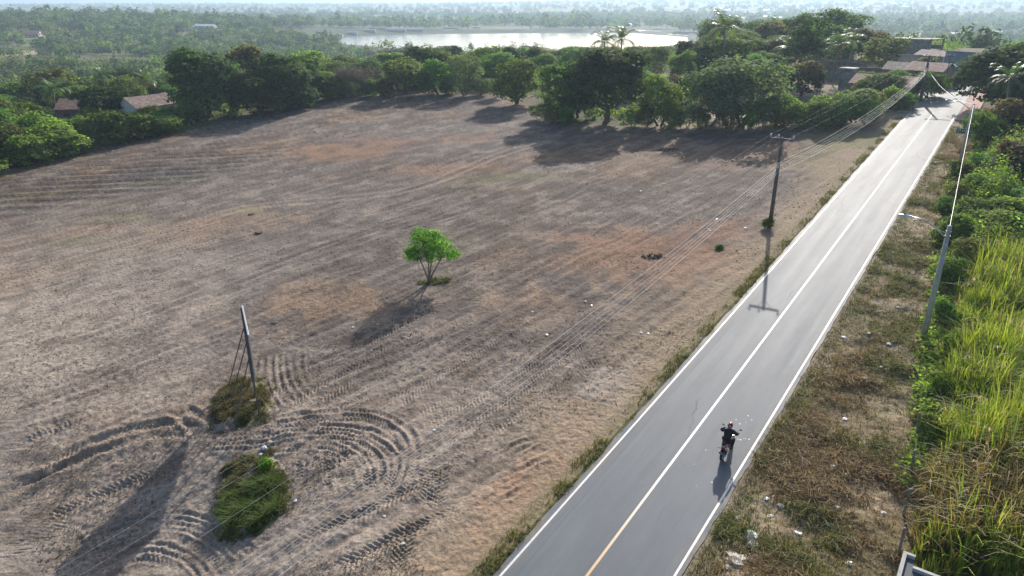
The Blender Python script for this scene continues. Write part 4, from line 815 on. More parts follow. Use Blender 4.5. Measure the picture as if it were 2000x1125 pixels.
def blades(x, y, z, h, w_, lean, col, seg=2, tipcol=None, r_=None, az=None):
    """arching tapered blades, one per entry"""
    r_ = r_ or rng; n = len(x); a = r_.random(n) * 6.283 if az is None else az; D = np.stack([np.cos(a), np.sin(a), np.zeros(n)], 1); Sd = np.stack([-np.sin(a), np.cos(a), np.zeros(n)], 1); V = []; C = []
    for k in range(seg + 1):
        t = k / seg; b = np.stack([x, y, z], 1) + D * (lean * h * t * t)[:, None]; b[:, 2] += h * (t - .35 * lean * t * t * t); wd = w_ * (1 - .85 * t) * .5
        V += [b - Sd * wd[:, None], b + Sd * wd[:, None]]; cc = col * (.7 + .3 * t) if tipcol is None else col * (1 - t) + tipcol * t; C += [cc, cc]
    V = np.stack(V, 1); C = np.stack(C, 1); m = 2 * (seg + 1); i = np.arange(n)[:, None] * m; F = np.concatenate([np.stack([i + 2*k, i + 2*k + 1, i + 2*k + 3, i + 2*k + 2], -1).reshape(-1, 4) for k in range(seg)])
    return V.reshape(-1, 3), F, C.reshape(-1, 3)
def scatter_poly(poly, n, r_):
    lo, hi = poly.min(0), poly.max(0); p = lo + (hi - lo) * r_.random((n, 2)); return p[inside(poly, p[:, 0], p[:, 1])]
def verge_grass():
    """cut, dry and tufted grass between the road and the thicket, and the thin fringe on the other side"""
    r_ = np.random.default_rng(51); G_ = []
    n = 60000; s = -16 + (s_end + 10) * r_.random(n)**1.35; v = rw / 2 + .45 + 10.5 * r_.random(n)
    P = RC0[None] + s[:, None] * rd + v[:, None] * rn; x, y = P.T; e = smooth(rw / 2 + 1.8, rw / 2 + .5, v); k1 = fbm(x / 2.2, y / 2.2, 3, 3); k2 = fbm(x / 6, y / 6, 8, 3); green = np.clip(smooth(.44, .6, k2) * .85 + e * .6 + smooth(6, -5, s) * .95 + smooth(rw / 2 + 6, rw / 2 + 10, v) * .55, 0, 1)
    keep = r_.random(n) < .25 + .75 * np.maximum(smooth(.38, .6, k1), e); x, y, v, k1, green, e = x[keep], y[keep], v[keep], k1[keep], green[keep], e[keep]; n = len(x)
    per = 5; X = np.repeat(x, per) + r_.normal(size=n * per) * .09; Y = np.repeat(y, per) + r_.normal(size=n * per) * .09; g = np.repeat(green, per); n2 = n * per
    dry = np.array([[.36, .27, .16], [.29, .20, .11], [.44, .35, .24], [.21, .15, .085]])[r_.integers(0, 4, n2)]; grn = np.array([[.18, .20, .06], [.13, .165, .05], [.25, .24, .08]])[r_.integers(0, 3, n2)]
    isg = (r_.random(n2) < g)[:, None]; c = np.where(isg, grn, dry) * (.75 + .5 * r_.random((n2, 1))); h = (.12 + .28 * r_.random(n2)) * np.repeat(.55 + .9 * smooth(.4, .7, k1), per)
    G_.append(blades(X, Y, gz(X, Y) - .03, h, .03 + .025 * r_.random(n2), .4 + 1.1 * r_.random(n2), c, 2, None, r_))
    n = 5500; s = -16 + (s_end + 14) * r_.random(n)**1.2; gap = fbm(s / 2.2, s * 0 + 3, 5, 3); v = -(rw / 2 + .35 + .75 * r_.random(n)**1.6); ok = r_.random(n) < smooth(.42, .64, gap) * .8 + .08; s, v = s[ok], v[ok]; P = RC0[None] + s[:, None] * rd + v[:, None] * rn; per = 5; X = np.repeat(P[:, 0], per) + r_.normal(size=len(P) * per) * .06; Y = np.repeat(P[:, 1], per) + r_.normal(size=len(P) * per) * .06; m = len(X)
    c = np.array([[.17, .21, .06], [.23, .23, .08], [.32, .26, .14], [.12, .15, .05]])[r_.integers(0, 4, m)] * (.75 + .5 * r_.random((m, 1))); G_.append(blades(X, Y, gz(X, Y) - .03, .1 + .22 * r_.random(m), .03 + .02 * r_.random(m), .3 + .8 * r_.random(m), c, 2, None, r_))
    merged('verge_grass', G_, LEAF_GRASS)
verge_grass()
def thicket():
    """the broad leaved thicket right of the road and the tall cane grass in front of it"""
    r_ = np.random.default_rng(61); 
    TALL = hits([(1868, 560), (1905, 520), (2010, 500), (2180, 485), (2330, 1130), (1806, 1140), (1780, 1100), (1792, 1020), (1800, 960), (1830, 900), (1852, 800), (1830, 760), (1838, 690), (1858, 640)])[:, :2]
    p = scatter_poly(TALL, 9000, r_); x, y = p.T; k = fbm(x / 2.6, y / 2.6, 4, 3); keep = r_.random(len(x)) < smooth(.32, .5, k) + .1; x, y, k = x[keep], y[keep], k[keep]; n = len(x); d = poly_dist(TALL, x, y, True)[0]
    hp = (1.7 + 1.5 * r_.random(n)**1.4) * (.65 + .35 * smooth(0, 1.5, d)) * (.8 + .5 * smooth(.4, .65, k)); brown = smooth(28.5, 25.5, y + (k - .5) * 5) * smooth(21., 23.5, y + (k - .5) * 4) * .8; per = 13; G_ = []
    X = np.repeat(x, per) + r_.normal(size=n * per) * .1; Y = np.repeat(y, per) + r_.normal(size=n * per) * .1; H = np.repeat(hp, per) * (.55 + .5 * r_.random(n * per)); m = n * per; zz = gz(X, Y) - .05
    gc = np.array([[.33, .45, .075], [.44, .50, .10], [.24, .36, .06], [.44, .42, .14]])[r_.choice(4, m, p=[.35, .3, .25, .1])] * np.repeat(.75 + .5 * r_.random((n, 1)), per, 0); bc = np.array([[.22, .16, .09], [.30, .23, .14], [.16, .11, .07], [.20, .19, .08]])[r_.integers(0, 4, m)]
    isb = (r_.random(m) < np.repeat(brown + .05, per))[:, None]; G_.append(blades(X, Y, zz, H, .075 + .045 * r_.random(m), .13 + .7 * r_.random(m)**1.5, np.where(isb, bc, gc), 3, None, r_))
    # pale seed plumes bending downwind
    j = r_.random(n) < .22 + .4 * brown; x2, y2, h2 = x[j], y[j], hp[j]; q = 2; X = np.repeat(x2, q) + r_.normal(size=len(x2) * q) * .15; Y = np.repeat(y2, q) + r_.normal(size=len(x2) * q) * .15; m = len(X); cc = np.array([.50, .43, .32]) * (.75 + .4 * r_.random((m, 1)))
    G_.append(blades(X, Y, gz(X, Y) + np.repeat(h2, q) * .72, .42 + .3 * r_.random(m), .05 + .02 * r_.random(m), 1.3 + .8 * r_.random(m), cc * .8, 3, cc, r_, math.pi + r_.normal(size=m) * .7))
    merged('tall_cane_grass', G_, LEAF_GRASS)
    SHR = hits([(1836, 445), (1846, 400), (1875, 340), (1905, 300), (1945, 300), (2130, 300), (2150, 490), (2010, 520), (1905, 530), (1868, 570), (1856, 650), (1836, 700), (1846, 780), (1834, 850), (1800, 900), (1778, 1000), (1764, 1000), (1792, 850), (1808, 700), (1822, 560)])[:, :2]
    G_ = []; p = scatter_poly(SHR, 10000, r_); x, y = p.T; n = len(x); k = fbm(x / 4, y / 4, 7, 3); d = poly_dist(SHR, x, y, True)[0]; H = (.6 + 2.5 * smooth(0, 3.2, d)) * (.6 + .6 * r_.random(n)) * (.7 + .7 * smooth(.35, .65, k)); Wd = .45 + .5 * r_.random(n); nl = 84
    dd = r_.normal(size=(n, nl, 3)); dd[..., 2] = np.abs(dd[..., 2]); dd /= np.linalg.norm(dd, axis=2, keepdims=True); P = dd * (.5 + .6 * r_.random((n, nl, 1))) * np.stack([Wd, Wd, H], 1)[:, None] + np.stack([x, y, gz(x, y)], 1)[:, None]
    pal = np.array([MID, LIGHT, OLIVE, MID, BRIGHT]); c = pal[np.clip((k * 6 - .8 + r_.normal(size=n) * .8).astype(int), 0, 4)] * (.75 + .5 * r_.random((n, 1))); c = np.repeat(c[:, None], nl, 1) * (.75 + .5 * r_.random((n, nl, 1))); vv, ff = cards(P.reshape(-1, 3), (dd * .6 + r_.normal(size=dd.shape) * .6 + np.array([0, 0, .5])).reshape(-1, 3), np.repeat(.17 + .12 * r_.random(n), nl), .7, r_)
    G_.append((vv, ff, np.repeat(c.reshape(-1, 3), 4, 0))); merged('thicket_undergrowth', G_, LEAF)
thicket()
for i, (x, b, h_, w_) in enumerate([(1862, 478, 70, 70), (1892, 450, 66, 64), (1930, 476, 72, 80), (1966, 448, 70, 80), (1998, 486, 70, 84), (1868, 412, 58, 60), (1908, 396, 58, 64), (1952, 404, 62, 70), (1992, 424, 62, 70), (1878, 356, 46, 50), (1914, 346, 46, 50), (1850, 560, 56, 54), (1842, 640, 52, 48), (1890, 530, 62, 70), (2030, 440, 70, 90), (1856, 700, 50, 46), (1836, 770, 44, 44), (1812, 850, 40, 44), (1848, 430, 46, 48), (1940, 340, 50, 56)]):
    T(['bush', 'olive', 'light', 'bush'][i % 4], x, b, b - h_, w_, 'thicket_shrub', 'bulky bright green shrub in the thicket right of the street lamps', 'shrub', 'thicket shrubs right of the street lamps')
def mound_weeds():
    r_ = np.random.default_rng(71)
    for P_, n, kindk in ((MOUND_A, 2600, 0), (MOUND_B, 3000, 1)):
        p = scatter_poly(P_ + (P_ - P_.mean(0)) * .22, n * 3, r_); kk = fbm(p[:, 0] / .55, p[:, 1] / .55, 6, 3); p = p[r_.random(len(p)) < smooth(.36, .56, kk) * smooth(-.25, .6, np.where(inside(P_, p[:, 0], p[:, 1]), 1, -1) * poly_dist(P_, p[:, 0], p[:, 1], True)[0] + (fbm(p[:, 0] / .9, p[:, 1] / .9, 9, 3) - .5) * 1.6)][:n]; x, y = p.T; d = poly_dist(P_, x, y, True)[0]; per = 6; m = len(x) * per; X = np.repeat(x, per) + r_.normal(size=m) * .07; Y = np.repeat(y, per) + r_.normal(size=m) * .07; c_ = P_.mean(0)
        k = np.repeat(fbm(x / .9, y / .9, 3, 3), per)
        if kindk == 0: H = (.12 + .2 * r_.random(m)) * np.repeat(.5 + .6 * smooth(0, .8, d), per); col = np.where((r_.random(m) < smooth(.4, .6, k))[:, None], np.array([.13, .14, .055]), np.array([.19, .165, .085]))
        else:
            g = smooth(.9, -.3, (np.repeat(y, per) - c_[1]) / 1.6 + (k - .5) * 3.5) * smooth(0, .7, np.repeat(d, per)); H = (.08 + .16 * r_.random(m)) + g * (.15 + .42 * r_.random(m)); col = np.where((r_.random(m) < .25 + g * .75)[:, None], np.array([.13, .20, .05]), np.array([.20, .165, .08]))
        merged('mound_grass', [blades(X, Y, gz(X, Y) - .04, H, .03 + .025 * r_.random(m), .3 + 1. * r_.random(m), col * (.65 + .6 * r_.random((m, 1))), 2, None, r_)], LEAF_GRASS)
mound_weeds()
def stubble():
    """dead stalks, straw and clods lying loose on the ploughed soil"""
    r_ = np.random.default_rng(81); n = 70000; Yd = 1 / (1 / 17 + (1 / 95 - 1 / 17) * r_.random(n)); X = Yd * (-.85 + 1.45 * r_.random(n)); ok = inside(FIELD, X, Yd); X, Yd = X[ok], Yd[ok]; k = fbm(X / 5, Yd / 5, 3, 3); ok = r_.random(len(X)) < smooth(.35, .62, k); X, Yd = X[ok], Yd[ok]; n = len(X)
    P = np.stack([X, Yd, gz(X, Yd) + .035], 1); N = r_.normal(size=(n, 3)) * .5 + np.array([0, 0, 1]); pal = np.array([[.13, .10, .075], [.40, .33, .24], [.20, .16, .115], [.27, .21, .14], [.18, .18, .08]]); c = pal[r_.choice(5, n, p=[.34, .16, .25, .17, .08])] * (.7 + .6 * r_.random((n, 1))); vv, ff = cards(P, N, (.05 + .08 * r_.random(n)) * (.8 + Yd / 60), .45, r_)
    merged('stubble', [(vv, ff, np.repeat(c, 4, 0))], LEAF_DRY)
stubble()
# the lone tree and its skirt of weeds
def lone_tree():
    b = hit(838, 552); r_ = np.random.default_rng(91); o = empty('young_tree', (b[0], b[1], float(gz(b[0], b[1]))), 0, 'small bright green forked tree alone in the middle of the ploughed field', 'tree')
    mb = MB()
    for x, y, l in ((-.75, .1, .1), (.35, .2, .2), (1.15, -.1, .3), (.1, -.5, .1)):
        f = Vector((x * .25, y * .2, .75)); mb.tube([(0, 0, -.2), (x * .1, y * .1, .35), f, (x * .7, y * .7, 1.7), (x * 1.05, y, 2.5)], [.085, .075, .055, .04, .025], 7)
        for j in range(4): a = random.uniform(0, 6.28); mb.tube([(x * .7, y * .7, 1.7), (x + math.cos(a) * .8, y + math.sin(a) * .8, 2.3 + random.random() * 1.2)], [.03, .01], 5)
    link('trunk', mb.mesh('trunk', BARK_PALE, True), o)
    L = [(-.95, 0, 2.15, .6, .5), (-.6, .2, 2.95, .7, .6), (-.35, -.2, 3.75, .7, .45), (.35, .2, 3.3, .8, .6), (1.1, -.1, 2.6, .75, .5), (1.75, .1, 2.1, .6, .4), (1.3, .3, 1.85, .5, .35), (.3, -.6, 2.5, .8, .5), (-.1, .7, 2.7, .8, .5), (-1.2, .1, 2.2, .5, .4), (.3, .1, 2.0, .7, .45), (.8, .7, 2.6, .6, .4)]
    P, N, tone, D = crown_points(r_, L, 360, 19, .15, .7); n = len(P); c = np.array([.25, .37, .06]) * (1 + .22 * tone[:, None]) * (1 + .25 * r_.normal(size=(n, 1))); vv, ff = cards(P, N, .15 * (.7 + .6 * r_.random(n)), .6, r_); link('crown', raw_mesh('crown', vv, ff, LEAF, np.repeat(np.clip(c, .01, .6), 4, 0)), o)
    o.scale = (1.12, 1.12, 1.08)
    n = 260; a = r_.random(n) * 6.283; q = np.sqrt(r_.random(n)); X = b[0] + .35 + np.cos(a) * q * 1.35; Y = b[1] + .2 + np.sin(a) * q * .6; per = 5; X = np.repeat(X, per) + r_.normal(size=n * per) * .06; Y = np.repeat(Y, per) + r_.normal(size=n * per) * .06; m = n * per
    merged('weeds', [blades(X, Y, gz(X, Y) - .03, .1 + .2 * r_.random(m), .03 + .03 * r_.random(m), .3 + r_.random(m), np.array([[.15, .19, .05], [.20, .19, .07], [.10, .14, .035]])[r_.integers(0, 3, m)] * (.7 + .6 * r_.random((m, 1))), 2, None, r_)], LEAF_GRASS)
lone_tree()

# ------------------------------------------------------------------ poles, lamps and wires
WIRES = {}
def utility_pole(px, by, top, label, arm=1.1, cat='utility pole', r0=.19):
    b = hit(px, by); h = at_depth(top[0], top[1], b[1])[2] - float(gz(b[0], b[1])); z = float(gz(b[0], b[1])); o = empty('utility_pole', (b[0], b[1], z), road_rz, label, cat)
    MB().tube([(0, 0, -.5), (0, 0, h * .5), (0, 0, h)], [r0, r0 * .85, r0 * .6], 10).build('pole', WOODPOLE, o, True)
    MB().box((0, 0, h - .15), (.12, arm * 2, .13)).tube([(.08, -arm * .5, h - .18), (.08, 0, h - .75)], .02, 5).tube([(.08, arm * .5, h - .18), (.08, 0, h - .75)], .02, 5).build('crossarm', WOODPOLE, o)
    for y in (-arm * .95, arm * .3, arm * .95): MB().lathe((0, y, h - .08), [(.03, 0), (.03, .1), (.075, .13), (.05, .17), (.085, .2), (.05, .26), (.03, .3)], 10).build('insulator', WHITE, o, True)
    MB().box((r0 * .75, 0, h * .70), (.05, .2, .5)).box((-r0 * .75, 0, h * .70), (.05, .2, .5)).build('cable_bracket', STEEL, o)
    M = o.matrix_basis; c_, s_ = math.cos(road_rz), math.sin(road_rz)
    f = lambda x, y, zz: np.array([b[0] + c_ * x - s_ * y, b[1] + s_ * x + c_ * y, z + zz])
    return dict(top=[f(0, y, h + .2) for y in (-arm * .95, arm * .3, arm * .95)], low=[f(0, -.2, h * r) for r in (.74, .71, .69, .665, .64)], h=h, b=b)
PA = utility_pole(1503, 444, (1527, 268), 'nearest dark utility pole, in the ploughed field with a shrub at its foot', 1.0)
PC = utility_pole(1797, 198, (1813, 108), 'dark leaning pole by the small clipped street tree', 1.5, r0=.26)
PD = utility_pole(1843, 172, (1853, 108), 'slim pole beside the blue stall at the road end', .6, r0=.13)
PE = dict(top=[p - np.array([*(rd * 74), 0]) - np.array([0, 0, 2.6]) for p in PA['top']], low=[p - np.array([*(rd * 74), 0]) - np.array([0, 0, 2.6]) for p in PA['low']])
def wire(pts, sag, r, label, group, name='power_cable'):
    mb = MB(); V = []
    for (a, b), sg in zip(zip(pts[:-1], pts[1:]), sag):
        for k in range(0 if not V else 1, 21): t = k / 20; p = a * (1 - t) + b * t; V.append((p[0], p[1], p[2] - 4 * sg * t * (1 - t)))
    mb.tube(V, r, 5); tag(mb.build(name, CABLE), label, 'cable', group)
for i in range(5): wire([PE['low'][i], PA['low'][i], PC['low'][i]], [.9 + .12 * i, .9 + .14 * i], .009 if i in (0, 4) else .006, 'sagging cable of the bundle strung along the left of the road', 'bundled cables left of the road')
for i in range(3): wire([PE['top'][i], PA['top'][i], PC['top'][i]], [.5, .5], .003, 'thin high wire from crossarm to crossarm left of the road', 'thin high wires left of the road')
def lamp_post(px, by, top, arm_px, label):
    b = hit(px, by); z = float(gz(b[0], b[1])); h = at_depth(top[0], top[1], b[1])[2] - z; o = empty('street_lamp', (b[0], b[1], z), road_rz, label, 'street lamp')
    MB().tube([(0, 0, -.4), (0, 0, h * .5), (0, 0, h)], [.19, .155, .115], 10).build('pole', CONC, o, True)
    A = [(0, .08, h - .75), (.0, .7, h - .25), (.0, 1.3, h + .12), (.0, 2.1, h + .22)]
    MB().tube(A, .035, 8).tube([(0, .1, h - .45), (0, .75, h - .3)], .02, 6).build('arm', STEEL, o, True)
    q = MB(); q.add([(-.09, 2.0, h + .16), (.09, 2.0, h + .16), (.16, 2.35, h + .17), (.12, 2.75, h + .19), (-.12, 2.75, h + .19), (-.16, 2.35, h + .17), (-.07, 2.0, h + .27), (.07, 2.0, h + .27), (.1, 2.4, h + .33), (.08, 2.72, h + .27), (-.08, 2.72, h + .27), (-.1, 2.4, h + .33)], [(5,4,3,2,1,0), (6,7,8,9,10,11)] + [(i, (i+1) % 6, 6 + (i+1) % 6, 6 + i) for i in range(6)])
    hd = q.build('lamp_head', STEEL, o, False, .015); MB().box((0, 2.45, h + .155), (.2, .45, .03)).build('lens', mat('lamp_lens', (.7, .72, .7), .2), hd)
    MB().lathe((0, 0, h - .62), [(.15, -.03), (.15, .03)], 12).lathe((0, 0, h - .35), [(.14, -.03), (.14, .03)], 12).build('band', STEEL, o)
    return np.array([b[0], b[1], z + h - .06])
W1 = lamp_post(1803, 660, (1838, 441), None, 'nearest grey concrete street lamp leaning over the dry verge, its arm reaching towards the road')
W2 = lamp_post(1874, 322, (1899, 203), None, 'farther concrete street lamp standing in front of the green road sign')
wire([W1, W2], [.25], .008, 'bright cable between the two concrete street lamps', None, 'service_cable')
wire([W2, PC['low'][1]], [.9], .008, 'pale cable crossing the road from the farther street lamp to the dark leaning pole', None, 'service_cable')
wire([PC['low'][2], PD['low'][2]], [.5], .008, 'pale cable from the dark leaning pole to the slim pole by the stall', None, 'service_cable')

# ------------------------------------------------------------------ road sign, billboard frame, fences, block hut
def road_sign():
    a = hit(1862, 284); b = hit(1895, 286); c = (a + b) / 2; rz = math.atan2(b[1] - a[1], b[0] - a[0]); z = float(gz(c[0], c[1])); L = float(np.hypot(*(b - a)[:2])); o = empty('road_sign', (c[0], c[1], z), rz, 'wide green road sign on two posts beside the farther street lamp', 'road sign')
    g = mat('sign_green', (.0, .17, .13), .4, noise=.08); MB().box((0, 0, 1.75), (L + .15, .035, .62)).build('panel', g, o, False, .01)
    mb = MB()
    for s in (-1, 1): mb.box((0, -.0215, 1.75 + s * .285), (L + .08, .006, .02)); mb.box((s * (L / 2 + .03), -.0215, 1.75), (.02, .006, .55))
    # an arrow and short worn legend strokes: too far away to read in the photograph
    x = -L / 2 + .28; mb.tube([(x - .12, -.024, 1.63), (x - .12, -.024, 1.80), (x - .04, -.024, 1.88), (x + .08, -.024, 1.88)], .025, 5); mb.add([(x + .06, -.024, 1.97), (x + .06, -.024, 1.79), (x + .18, -.024, 1.88)], [(0, 1, 2)])
    for k, wd in enumerate((.14, .1, .16, .08, .13, .1)): mb.box((-L / 2 + .62 + k * .2, -.0215, 1.78), (wd, .006, .09))
    mb.build('legend', WHITE, o)
    for s in (-1, 1): MB().box((s * (L / 2 - .12), .05, .85), (.07, .06, 1.9)).build('post', STEEL, o)
road_sign()
def billboard():
    b = hit(497, 746); z = float(gz(b[0], b[1])); az = math.atan2(b[0], b[1]); d = np.array([math.sin(az), math.cos(az)]); rz = math.atan2(d[1], d[0]) + R(1.2)
    o = empty('billboard', (b[0], b[1], z), rz, 'roadside billboard seen edge on, on slanting timber props over the grassy mound', 'billboard'); h0, h1, L = 2.15, 4.9, 4.3; x0 = -L
    white = mat('billboard_sheet', (.72, .74, .76), .4, noise=.06); MB().box((x0 + L / 2, 0, (h0 + h1) / 2), (L, .03, h1 - h0)).build('panel', white, o)
    fm = MB()
    for zz in (h0 + .03, (h0 + h1) / 2, h1 - .03): fm.box((x0 + L / 2, .045, zz), (L, .05, .06))
    for xx in (x0 + .03, x0 + L / 2, -.03): fm.box((xx, .046, (h0 + h1) / 2), (.055, .048, h1 - h0 - .14))
    fm.build('frame', STEEL, o)
    for xx in (x0 + .25, x0 + L / 2, -.12):
        zg = float(gz(b[0] + math.cos(rz) * xx, b[1] + math.sin(rz) * xx)) - z; MB().tube([(xx, .11, zg - .3), (xx, .11, h1 - .1)], .045, 7).build('leg', WOODPOLE, o)
        q = 1.55; gx_, gy_ = b[0] + math.cos(rz) * xx - math.sin(rz) * q, b[1] + math.sin(rz) * xx + math.cos(rz) * q; MB().tube([(xx, q, float(gz(gx_, gy_)) - z - .2), (xx, .15, h1 - 1.4)], .032, 6).build('brace', WOODPOLE, o)
billboard()
def stick_fence(a, b, label, spacing=1.1):
    a, b = np.array(a[:2]), np.array(b[:2]); L = np.hypot(*(b - a)); z = float(gz(*a)); o = empty('stick_fence', (a[0], a[1], z), 0, label, 'fence'); n = int(L / spacing); tops = []
    for i in range(n + 1):
        p = a + (b - a) * i / n; zz = float(gz(*p)) - z; e = (p[0] - a[0] + random.uniform(-.12, .12), p[1] - a[1], zz + random.uniform(1.15, 1.6)); MB().tube([(p[0] - a[0], p[1] - a[1], zz - .25), e], [.05, .035], 6).build('post', BARK, o); tops.append((p[0] - a[0], p[1] - a[1], zz))
    for hh in (.35, .7, 1.05): MB().tube([(t[0], t[1], t[2] + hh) for t in tops], .006, 4).build('wire', DARKSTEEL, o)
stick_fence(hit(1330, 250), hit(1650, 252), 'rough stick fence along the field edge below the grey green trees')
stick_fence(hit(70, 322), hit(330, 262), 'thin stick fence along the left edge of the field', 2.2)
for i, (x, b, t) in enumerate([(1755, 1082, 1035), (1766, 1000, 955), (1777, 925, 880), (1790, 850, 806)]):
    p = hit(x, b); z = float(gz(p[0], p[1])); h = min(1.7, at_depth(x, t, p[1])[2] - z); o = empty('fence_post', (p[0], p[1], z), road_rz, 'slim grey concrete fence post between the dry verge and the cane grass', 'fence post', 'grey posts beside the cane grass'); o.rotation_euler = (R(random.uniform(-4, 4)), R(random.uniform(-5, 5)), road_rz)
    mb = MB().box((0, 0, h / 2 - .2), (.1, .1, h + .4)); mb.build('post_body', CONC_DARK, o, False, .012); MB().box((0, 0, h + .02), (.08, .08, .04)).build('post_cap', CONC_DARK, o)
    for q in (.5, .9, 1.3): MB().tube([(-.06, 0, q), (-.06, .02, q + .01), (.06, .02, q), (.06, -.02, q), (-.06, -.02, q)], .006, 4).build('wire_tie', DARKSTEEL, o)
def block_hut():
    zt = 2.0; c = hit(1764, 1079, lambda x, y: base_z(x, y) + zt); a = hit(1750, 1130, lambda x, y: base_z(x, y) + zt); e = hit(1788, 1088, lambda x, y: base_z(x, y) + zt)
    ux = (a - c)[:2]; ux /= np.hypot(*ux); uy = np.array([-ux[1], ux[0]]); uy = uy * (1 if uy @ (e - c)[:2] > 0 else -1); wd = float((e - c)[:2] @ uy); i_ = hit(1783, 1110, lambda x, y: base_z(x, y) + zt); dn = float((i_ - c)[:2] @ ux); rz = math.atan2(ux[1], ux[0]); sg = 1 if (-ux[1] * uy[0] + ux[0] * uy[1]) > 0 else -1
    z = float(base_z(c[0], c[1])); o = empty('block_hut', (c[0], c[1], z), rz, 'grey flat roofed block hut cut by the bottom edge, below the cane grass', 'hut')
    f = lambda x, y: (x, sg * y); W = 3.2; LL = 4.5; P_ = [f(0, 0), f(LL, 0), f(LL, W), f(dn, W), f(dn, wd), f(0, wd)]; P_ = P_ if sg > 0 else P_[::-1]
    MB().prism(P_, -.5, zt - .12).build('wall', CONC_DARK, o)
    m = bpy.data.materials.new('slate_roof'); t, b = nodes(m); tc = t.nodes.new('ShaderNodeTexCoord'); k = t.nodes.new('ShaderNodeTexBrick'); k.inputs['Color1'].default_value = (.085, .10, .115, 1); k.inputs['Color2'].default_value = (.10, .115, .13, 1); k.inputs['Mortar'].default_value = (.05, .06, .07, 1); k.inputs['Scale'].default_value = 1.; k.inputs['Brick Width'].default_value = 1.1; k.inputs['Row Height'].default_value = .42; k.inputs['Mortar Size'].default_value = .012; t.links.new(tc.outputs['Object'], k.inputs[0]); t.links.new(k.outputs[0], b.inputs['Base Color']); b.inputs['Roughness'].default_value = .8
    MB().prism(P_, zt - .119, zt - .05).build('roof', m, o); e_ = MB(); tk = .13; y_ = lambda v: sg * v
    e_.box((LL / 2, y_(tk / 2), zt + .01), (LL, tk, .16)).box((tk / 2, y_((wd + tk) / 2), zt + .011), (tk, wd - tk, .16)).box((dn + tk / 2, y_((W + wd) / 2), zt + .012), (tk, W - wd, .16)); e_.build('parapet', CONC, o)
block_hut()

# ------------------------------------------------------------------ small things lying about
def crumple(seed, r, flat, m, name, loc, label, cat, group=None):
    r_ = random.Random(seed); import bmesh as bmm; bm = bmm.new(); bmm.ops.create_icosphere(bm, subdivisions=2, radius=1)
    for v in bm.verts:
        k = .65 + .6 * r_.random(); v.co = Vector((v.co.x * k * r * 1.25, v.co.y * k * r, max(v.co.z, -.35) * k * r * flat))
    me = bpy.data.meshes.new(name); bm.to_mesh(me); bm.free(); me.materials.append(m); o = link(name, me); o.location = (loc[0], loc[1], float(gz(loc[0], loc[1])) + r * flat * .32); o.rotation_euler = (0, 0, r_.uniform(0, 6)); return tag(o, label, cat, group)
BAG = mat('white_plastic', (.78, .79, .80), .4); BAGT = mat('turquoise_plastic', (.15, .48, .45), .4); BAGR = mat('pink_plastic', (.6, .25, .25), .5); PAPER = mat('soiled_paper', (.60, .57, .50), .8)
for i, (x, y) in enumerate([(1525, 985), (1497, 975), (1635, 992), (1572, 1002), (1620, 1024), (1562, 1040), (1666, 1050), (1555, 1038), (1457, 1083), (1420, 1108), (1660, 1100), (1440, 1012), (1505, 1005), (1627, 913), (1650, 818), (1687, 745), (1720, 720), (1648, 660), (1696, 655), (1735, 673), (1745, 492), (1755, 600), (1720, 640), (1788, 430), (1810, 365), (1725, 860), (1725, 1000), (1840, 300), (1828, 318)]):
    p = hit(x, y); crumple(i, .05 + .06 * random.random() + .0010 * p[1], .5, BAG if i % 3 else PAPER, 'litter_scrap', p, 'small pale scrap of litter in the dry grass right of the road', 'litter', 'pale litter in the right verge')
p = hit(1470, 1046); crumple(101, .3, .55, BAG, 'plastic_bag', p, 'torn white bag lying with the turquoise one in the right verge', 'bag'); p = hit(1466, 1040); crumple(102, .17, .8, BAGT, 'plastic_bag', p, 'turquoise plastic bag in the right verge', 'bag'); p = hit(1472, 1063); crumple(103, .26, .5, BAG, 'plastic_bag', p, 'grey white bag just below the turquoise one in the right verge', 'bag')
p = hit(1437, 1090); crumple(104, .36, .3, PAPER, 'cardboard_sheet', p, 'long flattened pale scrap nearest the road at the bottom of the verge', 'litter'); p = hit(1482, 1087); crumple(105, .16, .5, BAGR, 'plastic_scrap', p, 'pink plastic scrap near the bottom of the right verge', 'litter')
for i, (x, y) in enumerate([(848, 842), (751, 1010), (786, 1067), (788, 1066), (578, 982), (1262, 566), (1252, 650), (1156, 595), (1068, 655), (1040, 612), (1386, 453), (1165, 417), (618, 258), (808, 290), (950, 310), (1242, 301), (1455, 448), (1384, 450), (1400, 430), (690, 640), (1266, 650), (1283, 438), (1252, 372), (1143, 588), (1156, 594)]):
    p = hit(x, y); crumple(200 + i, .05 + .0011 * p[1], .5, PAPER if i % 2 else BAG, 'litter_scrap', p, 'tiny pale scrap lying on the ploughed field', 'litter', 'pale scraps on the field')
p = hit(516, 876); crumple(300, .13, .9, BAG, 'plastic_bag', p, 'white bag at the top of the lower grassy mound', 'bag'); p = hit(509, 886); crumple(301, .1, .6, BAG, 'plastic_bottle_scrap', p, 'small bluish scrap beside the bag on the lower grassy mound', 'litter')
CHAR = mat('charred_brush', (.03, .03, .032), .9, noise=.4, nscale=3); EARTH = mat('dark_clod', (.09, .07, .055), .95, noise=.4, nscale=5)
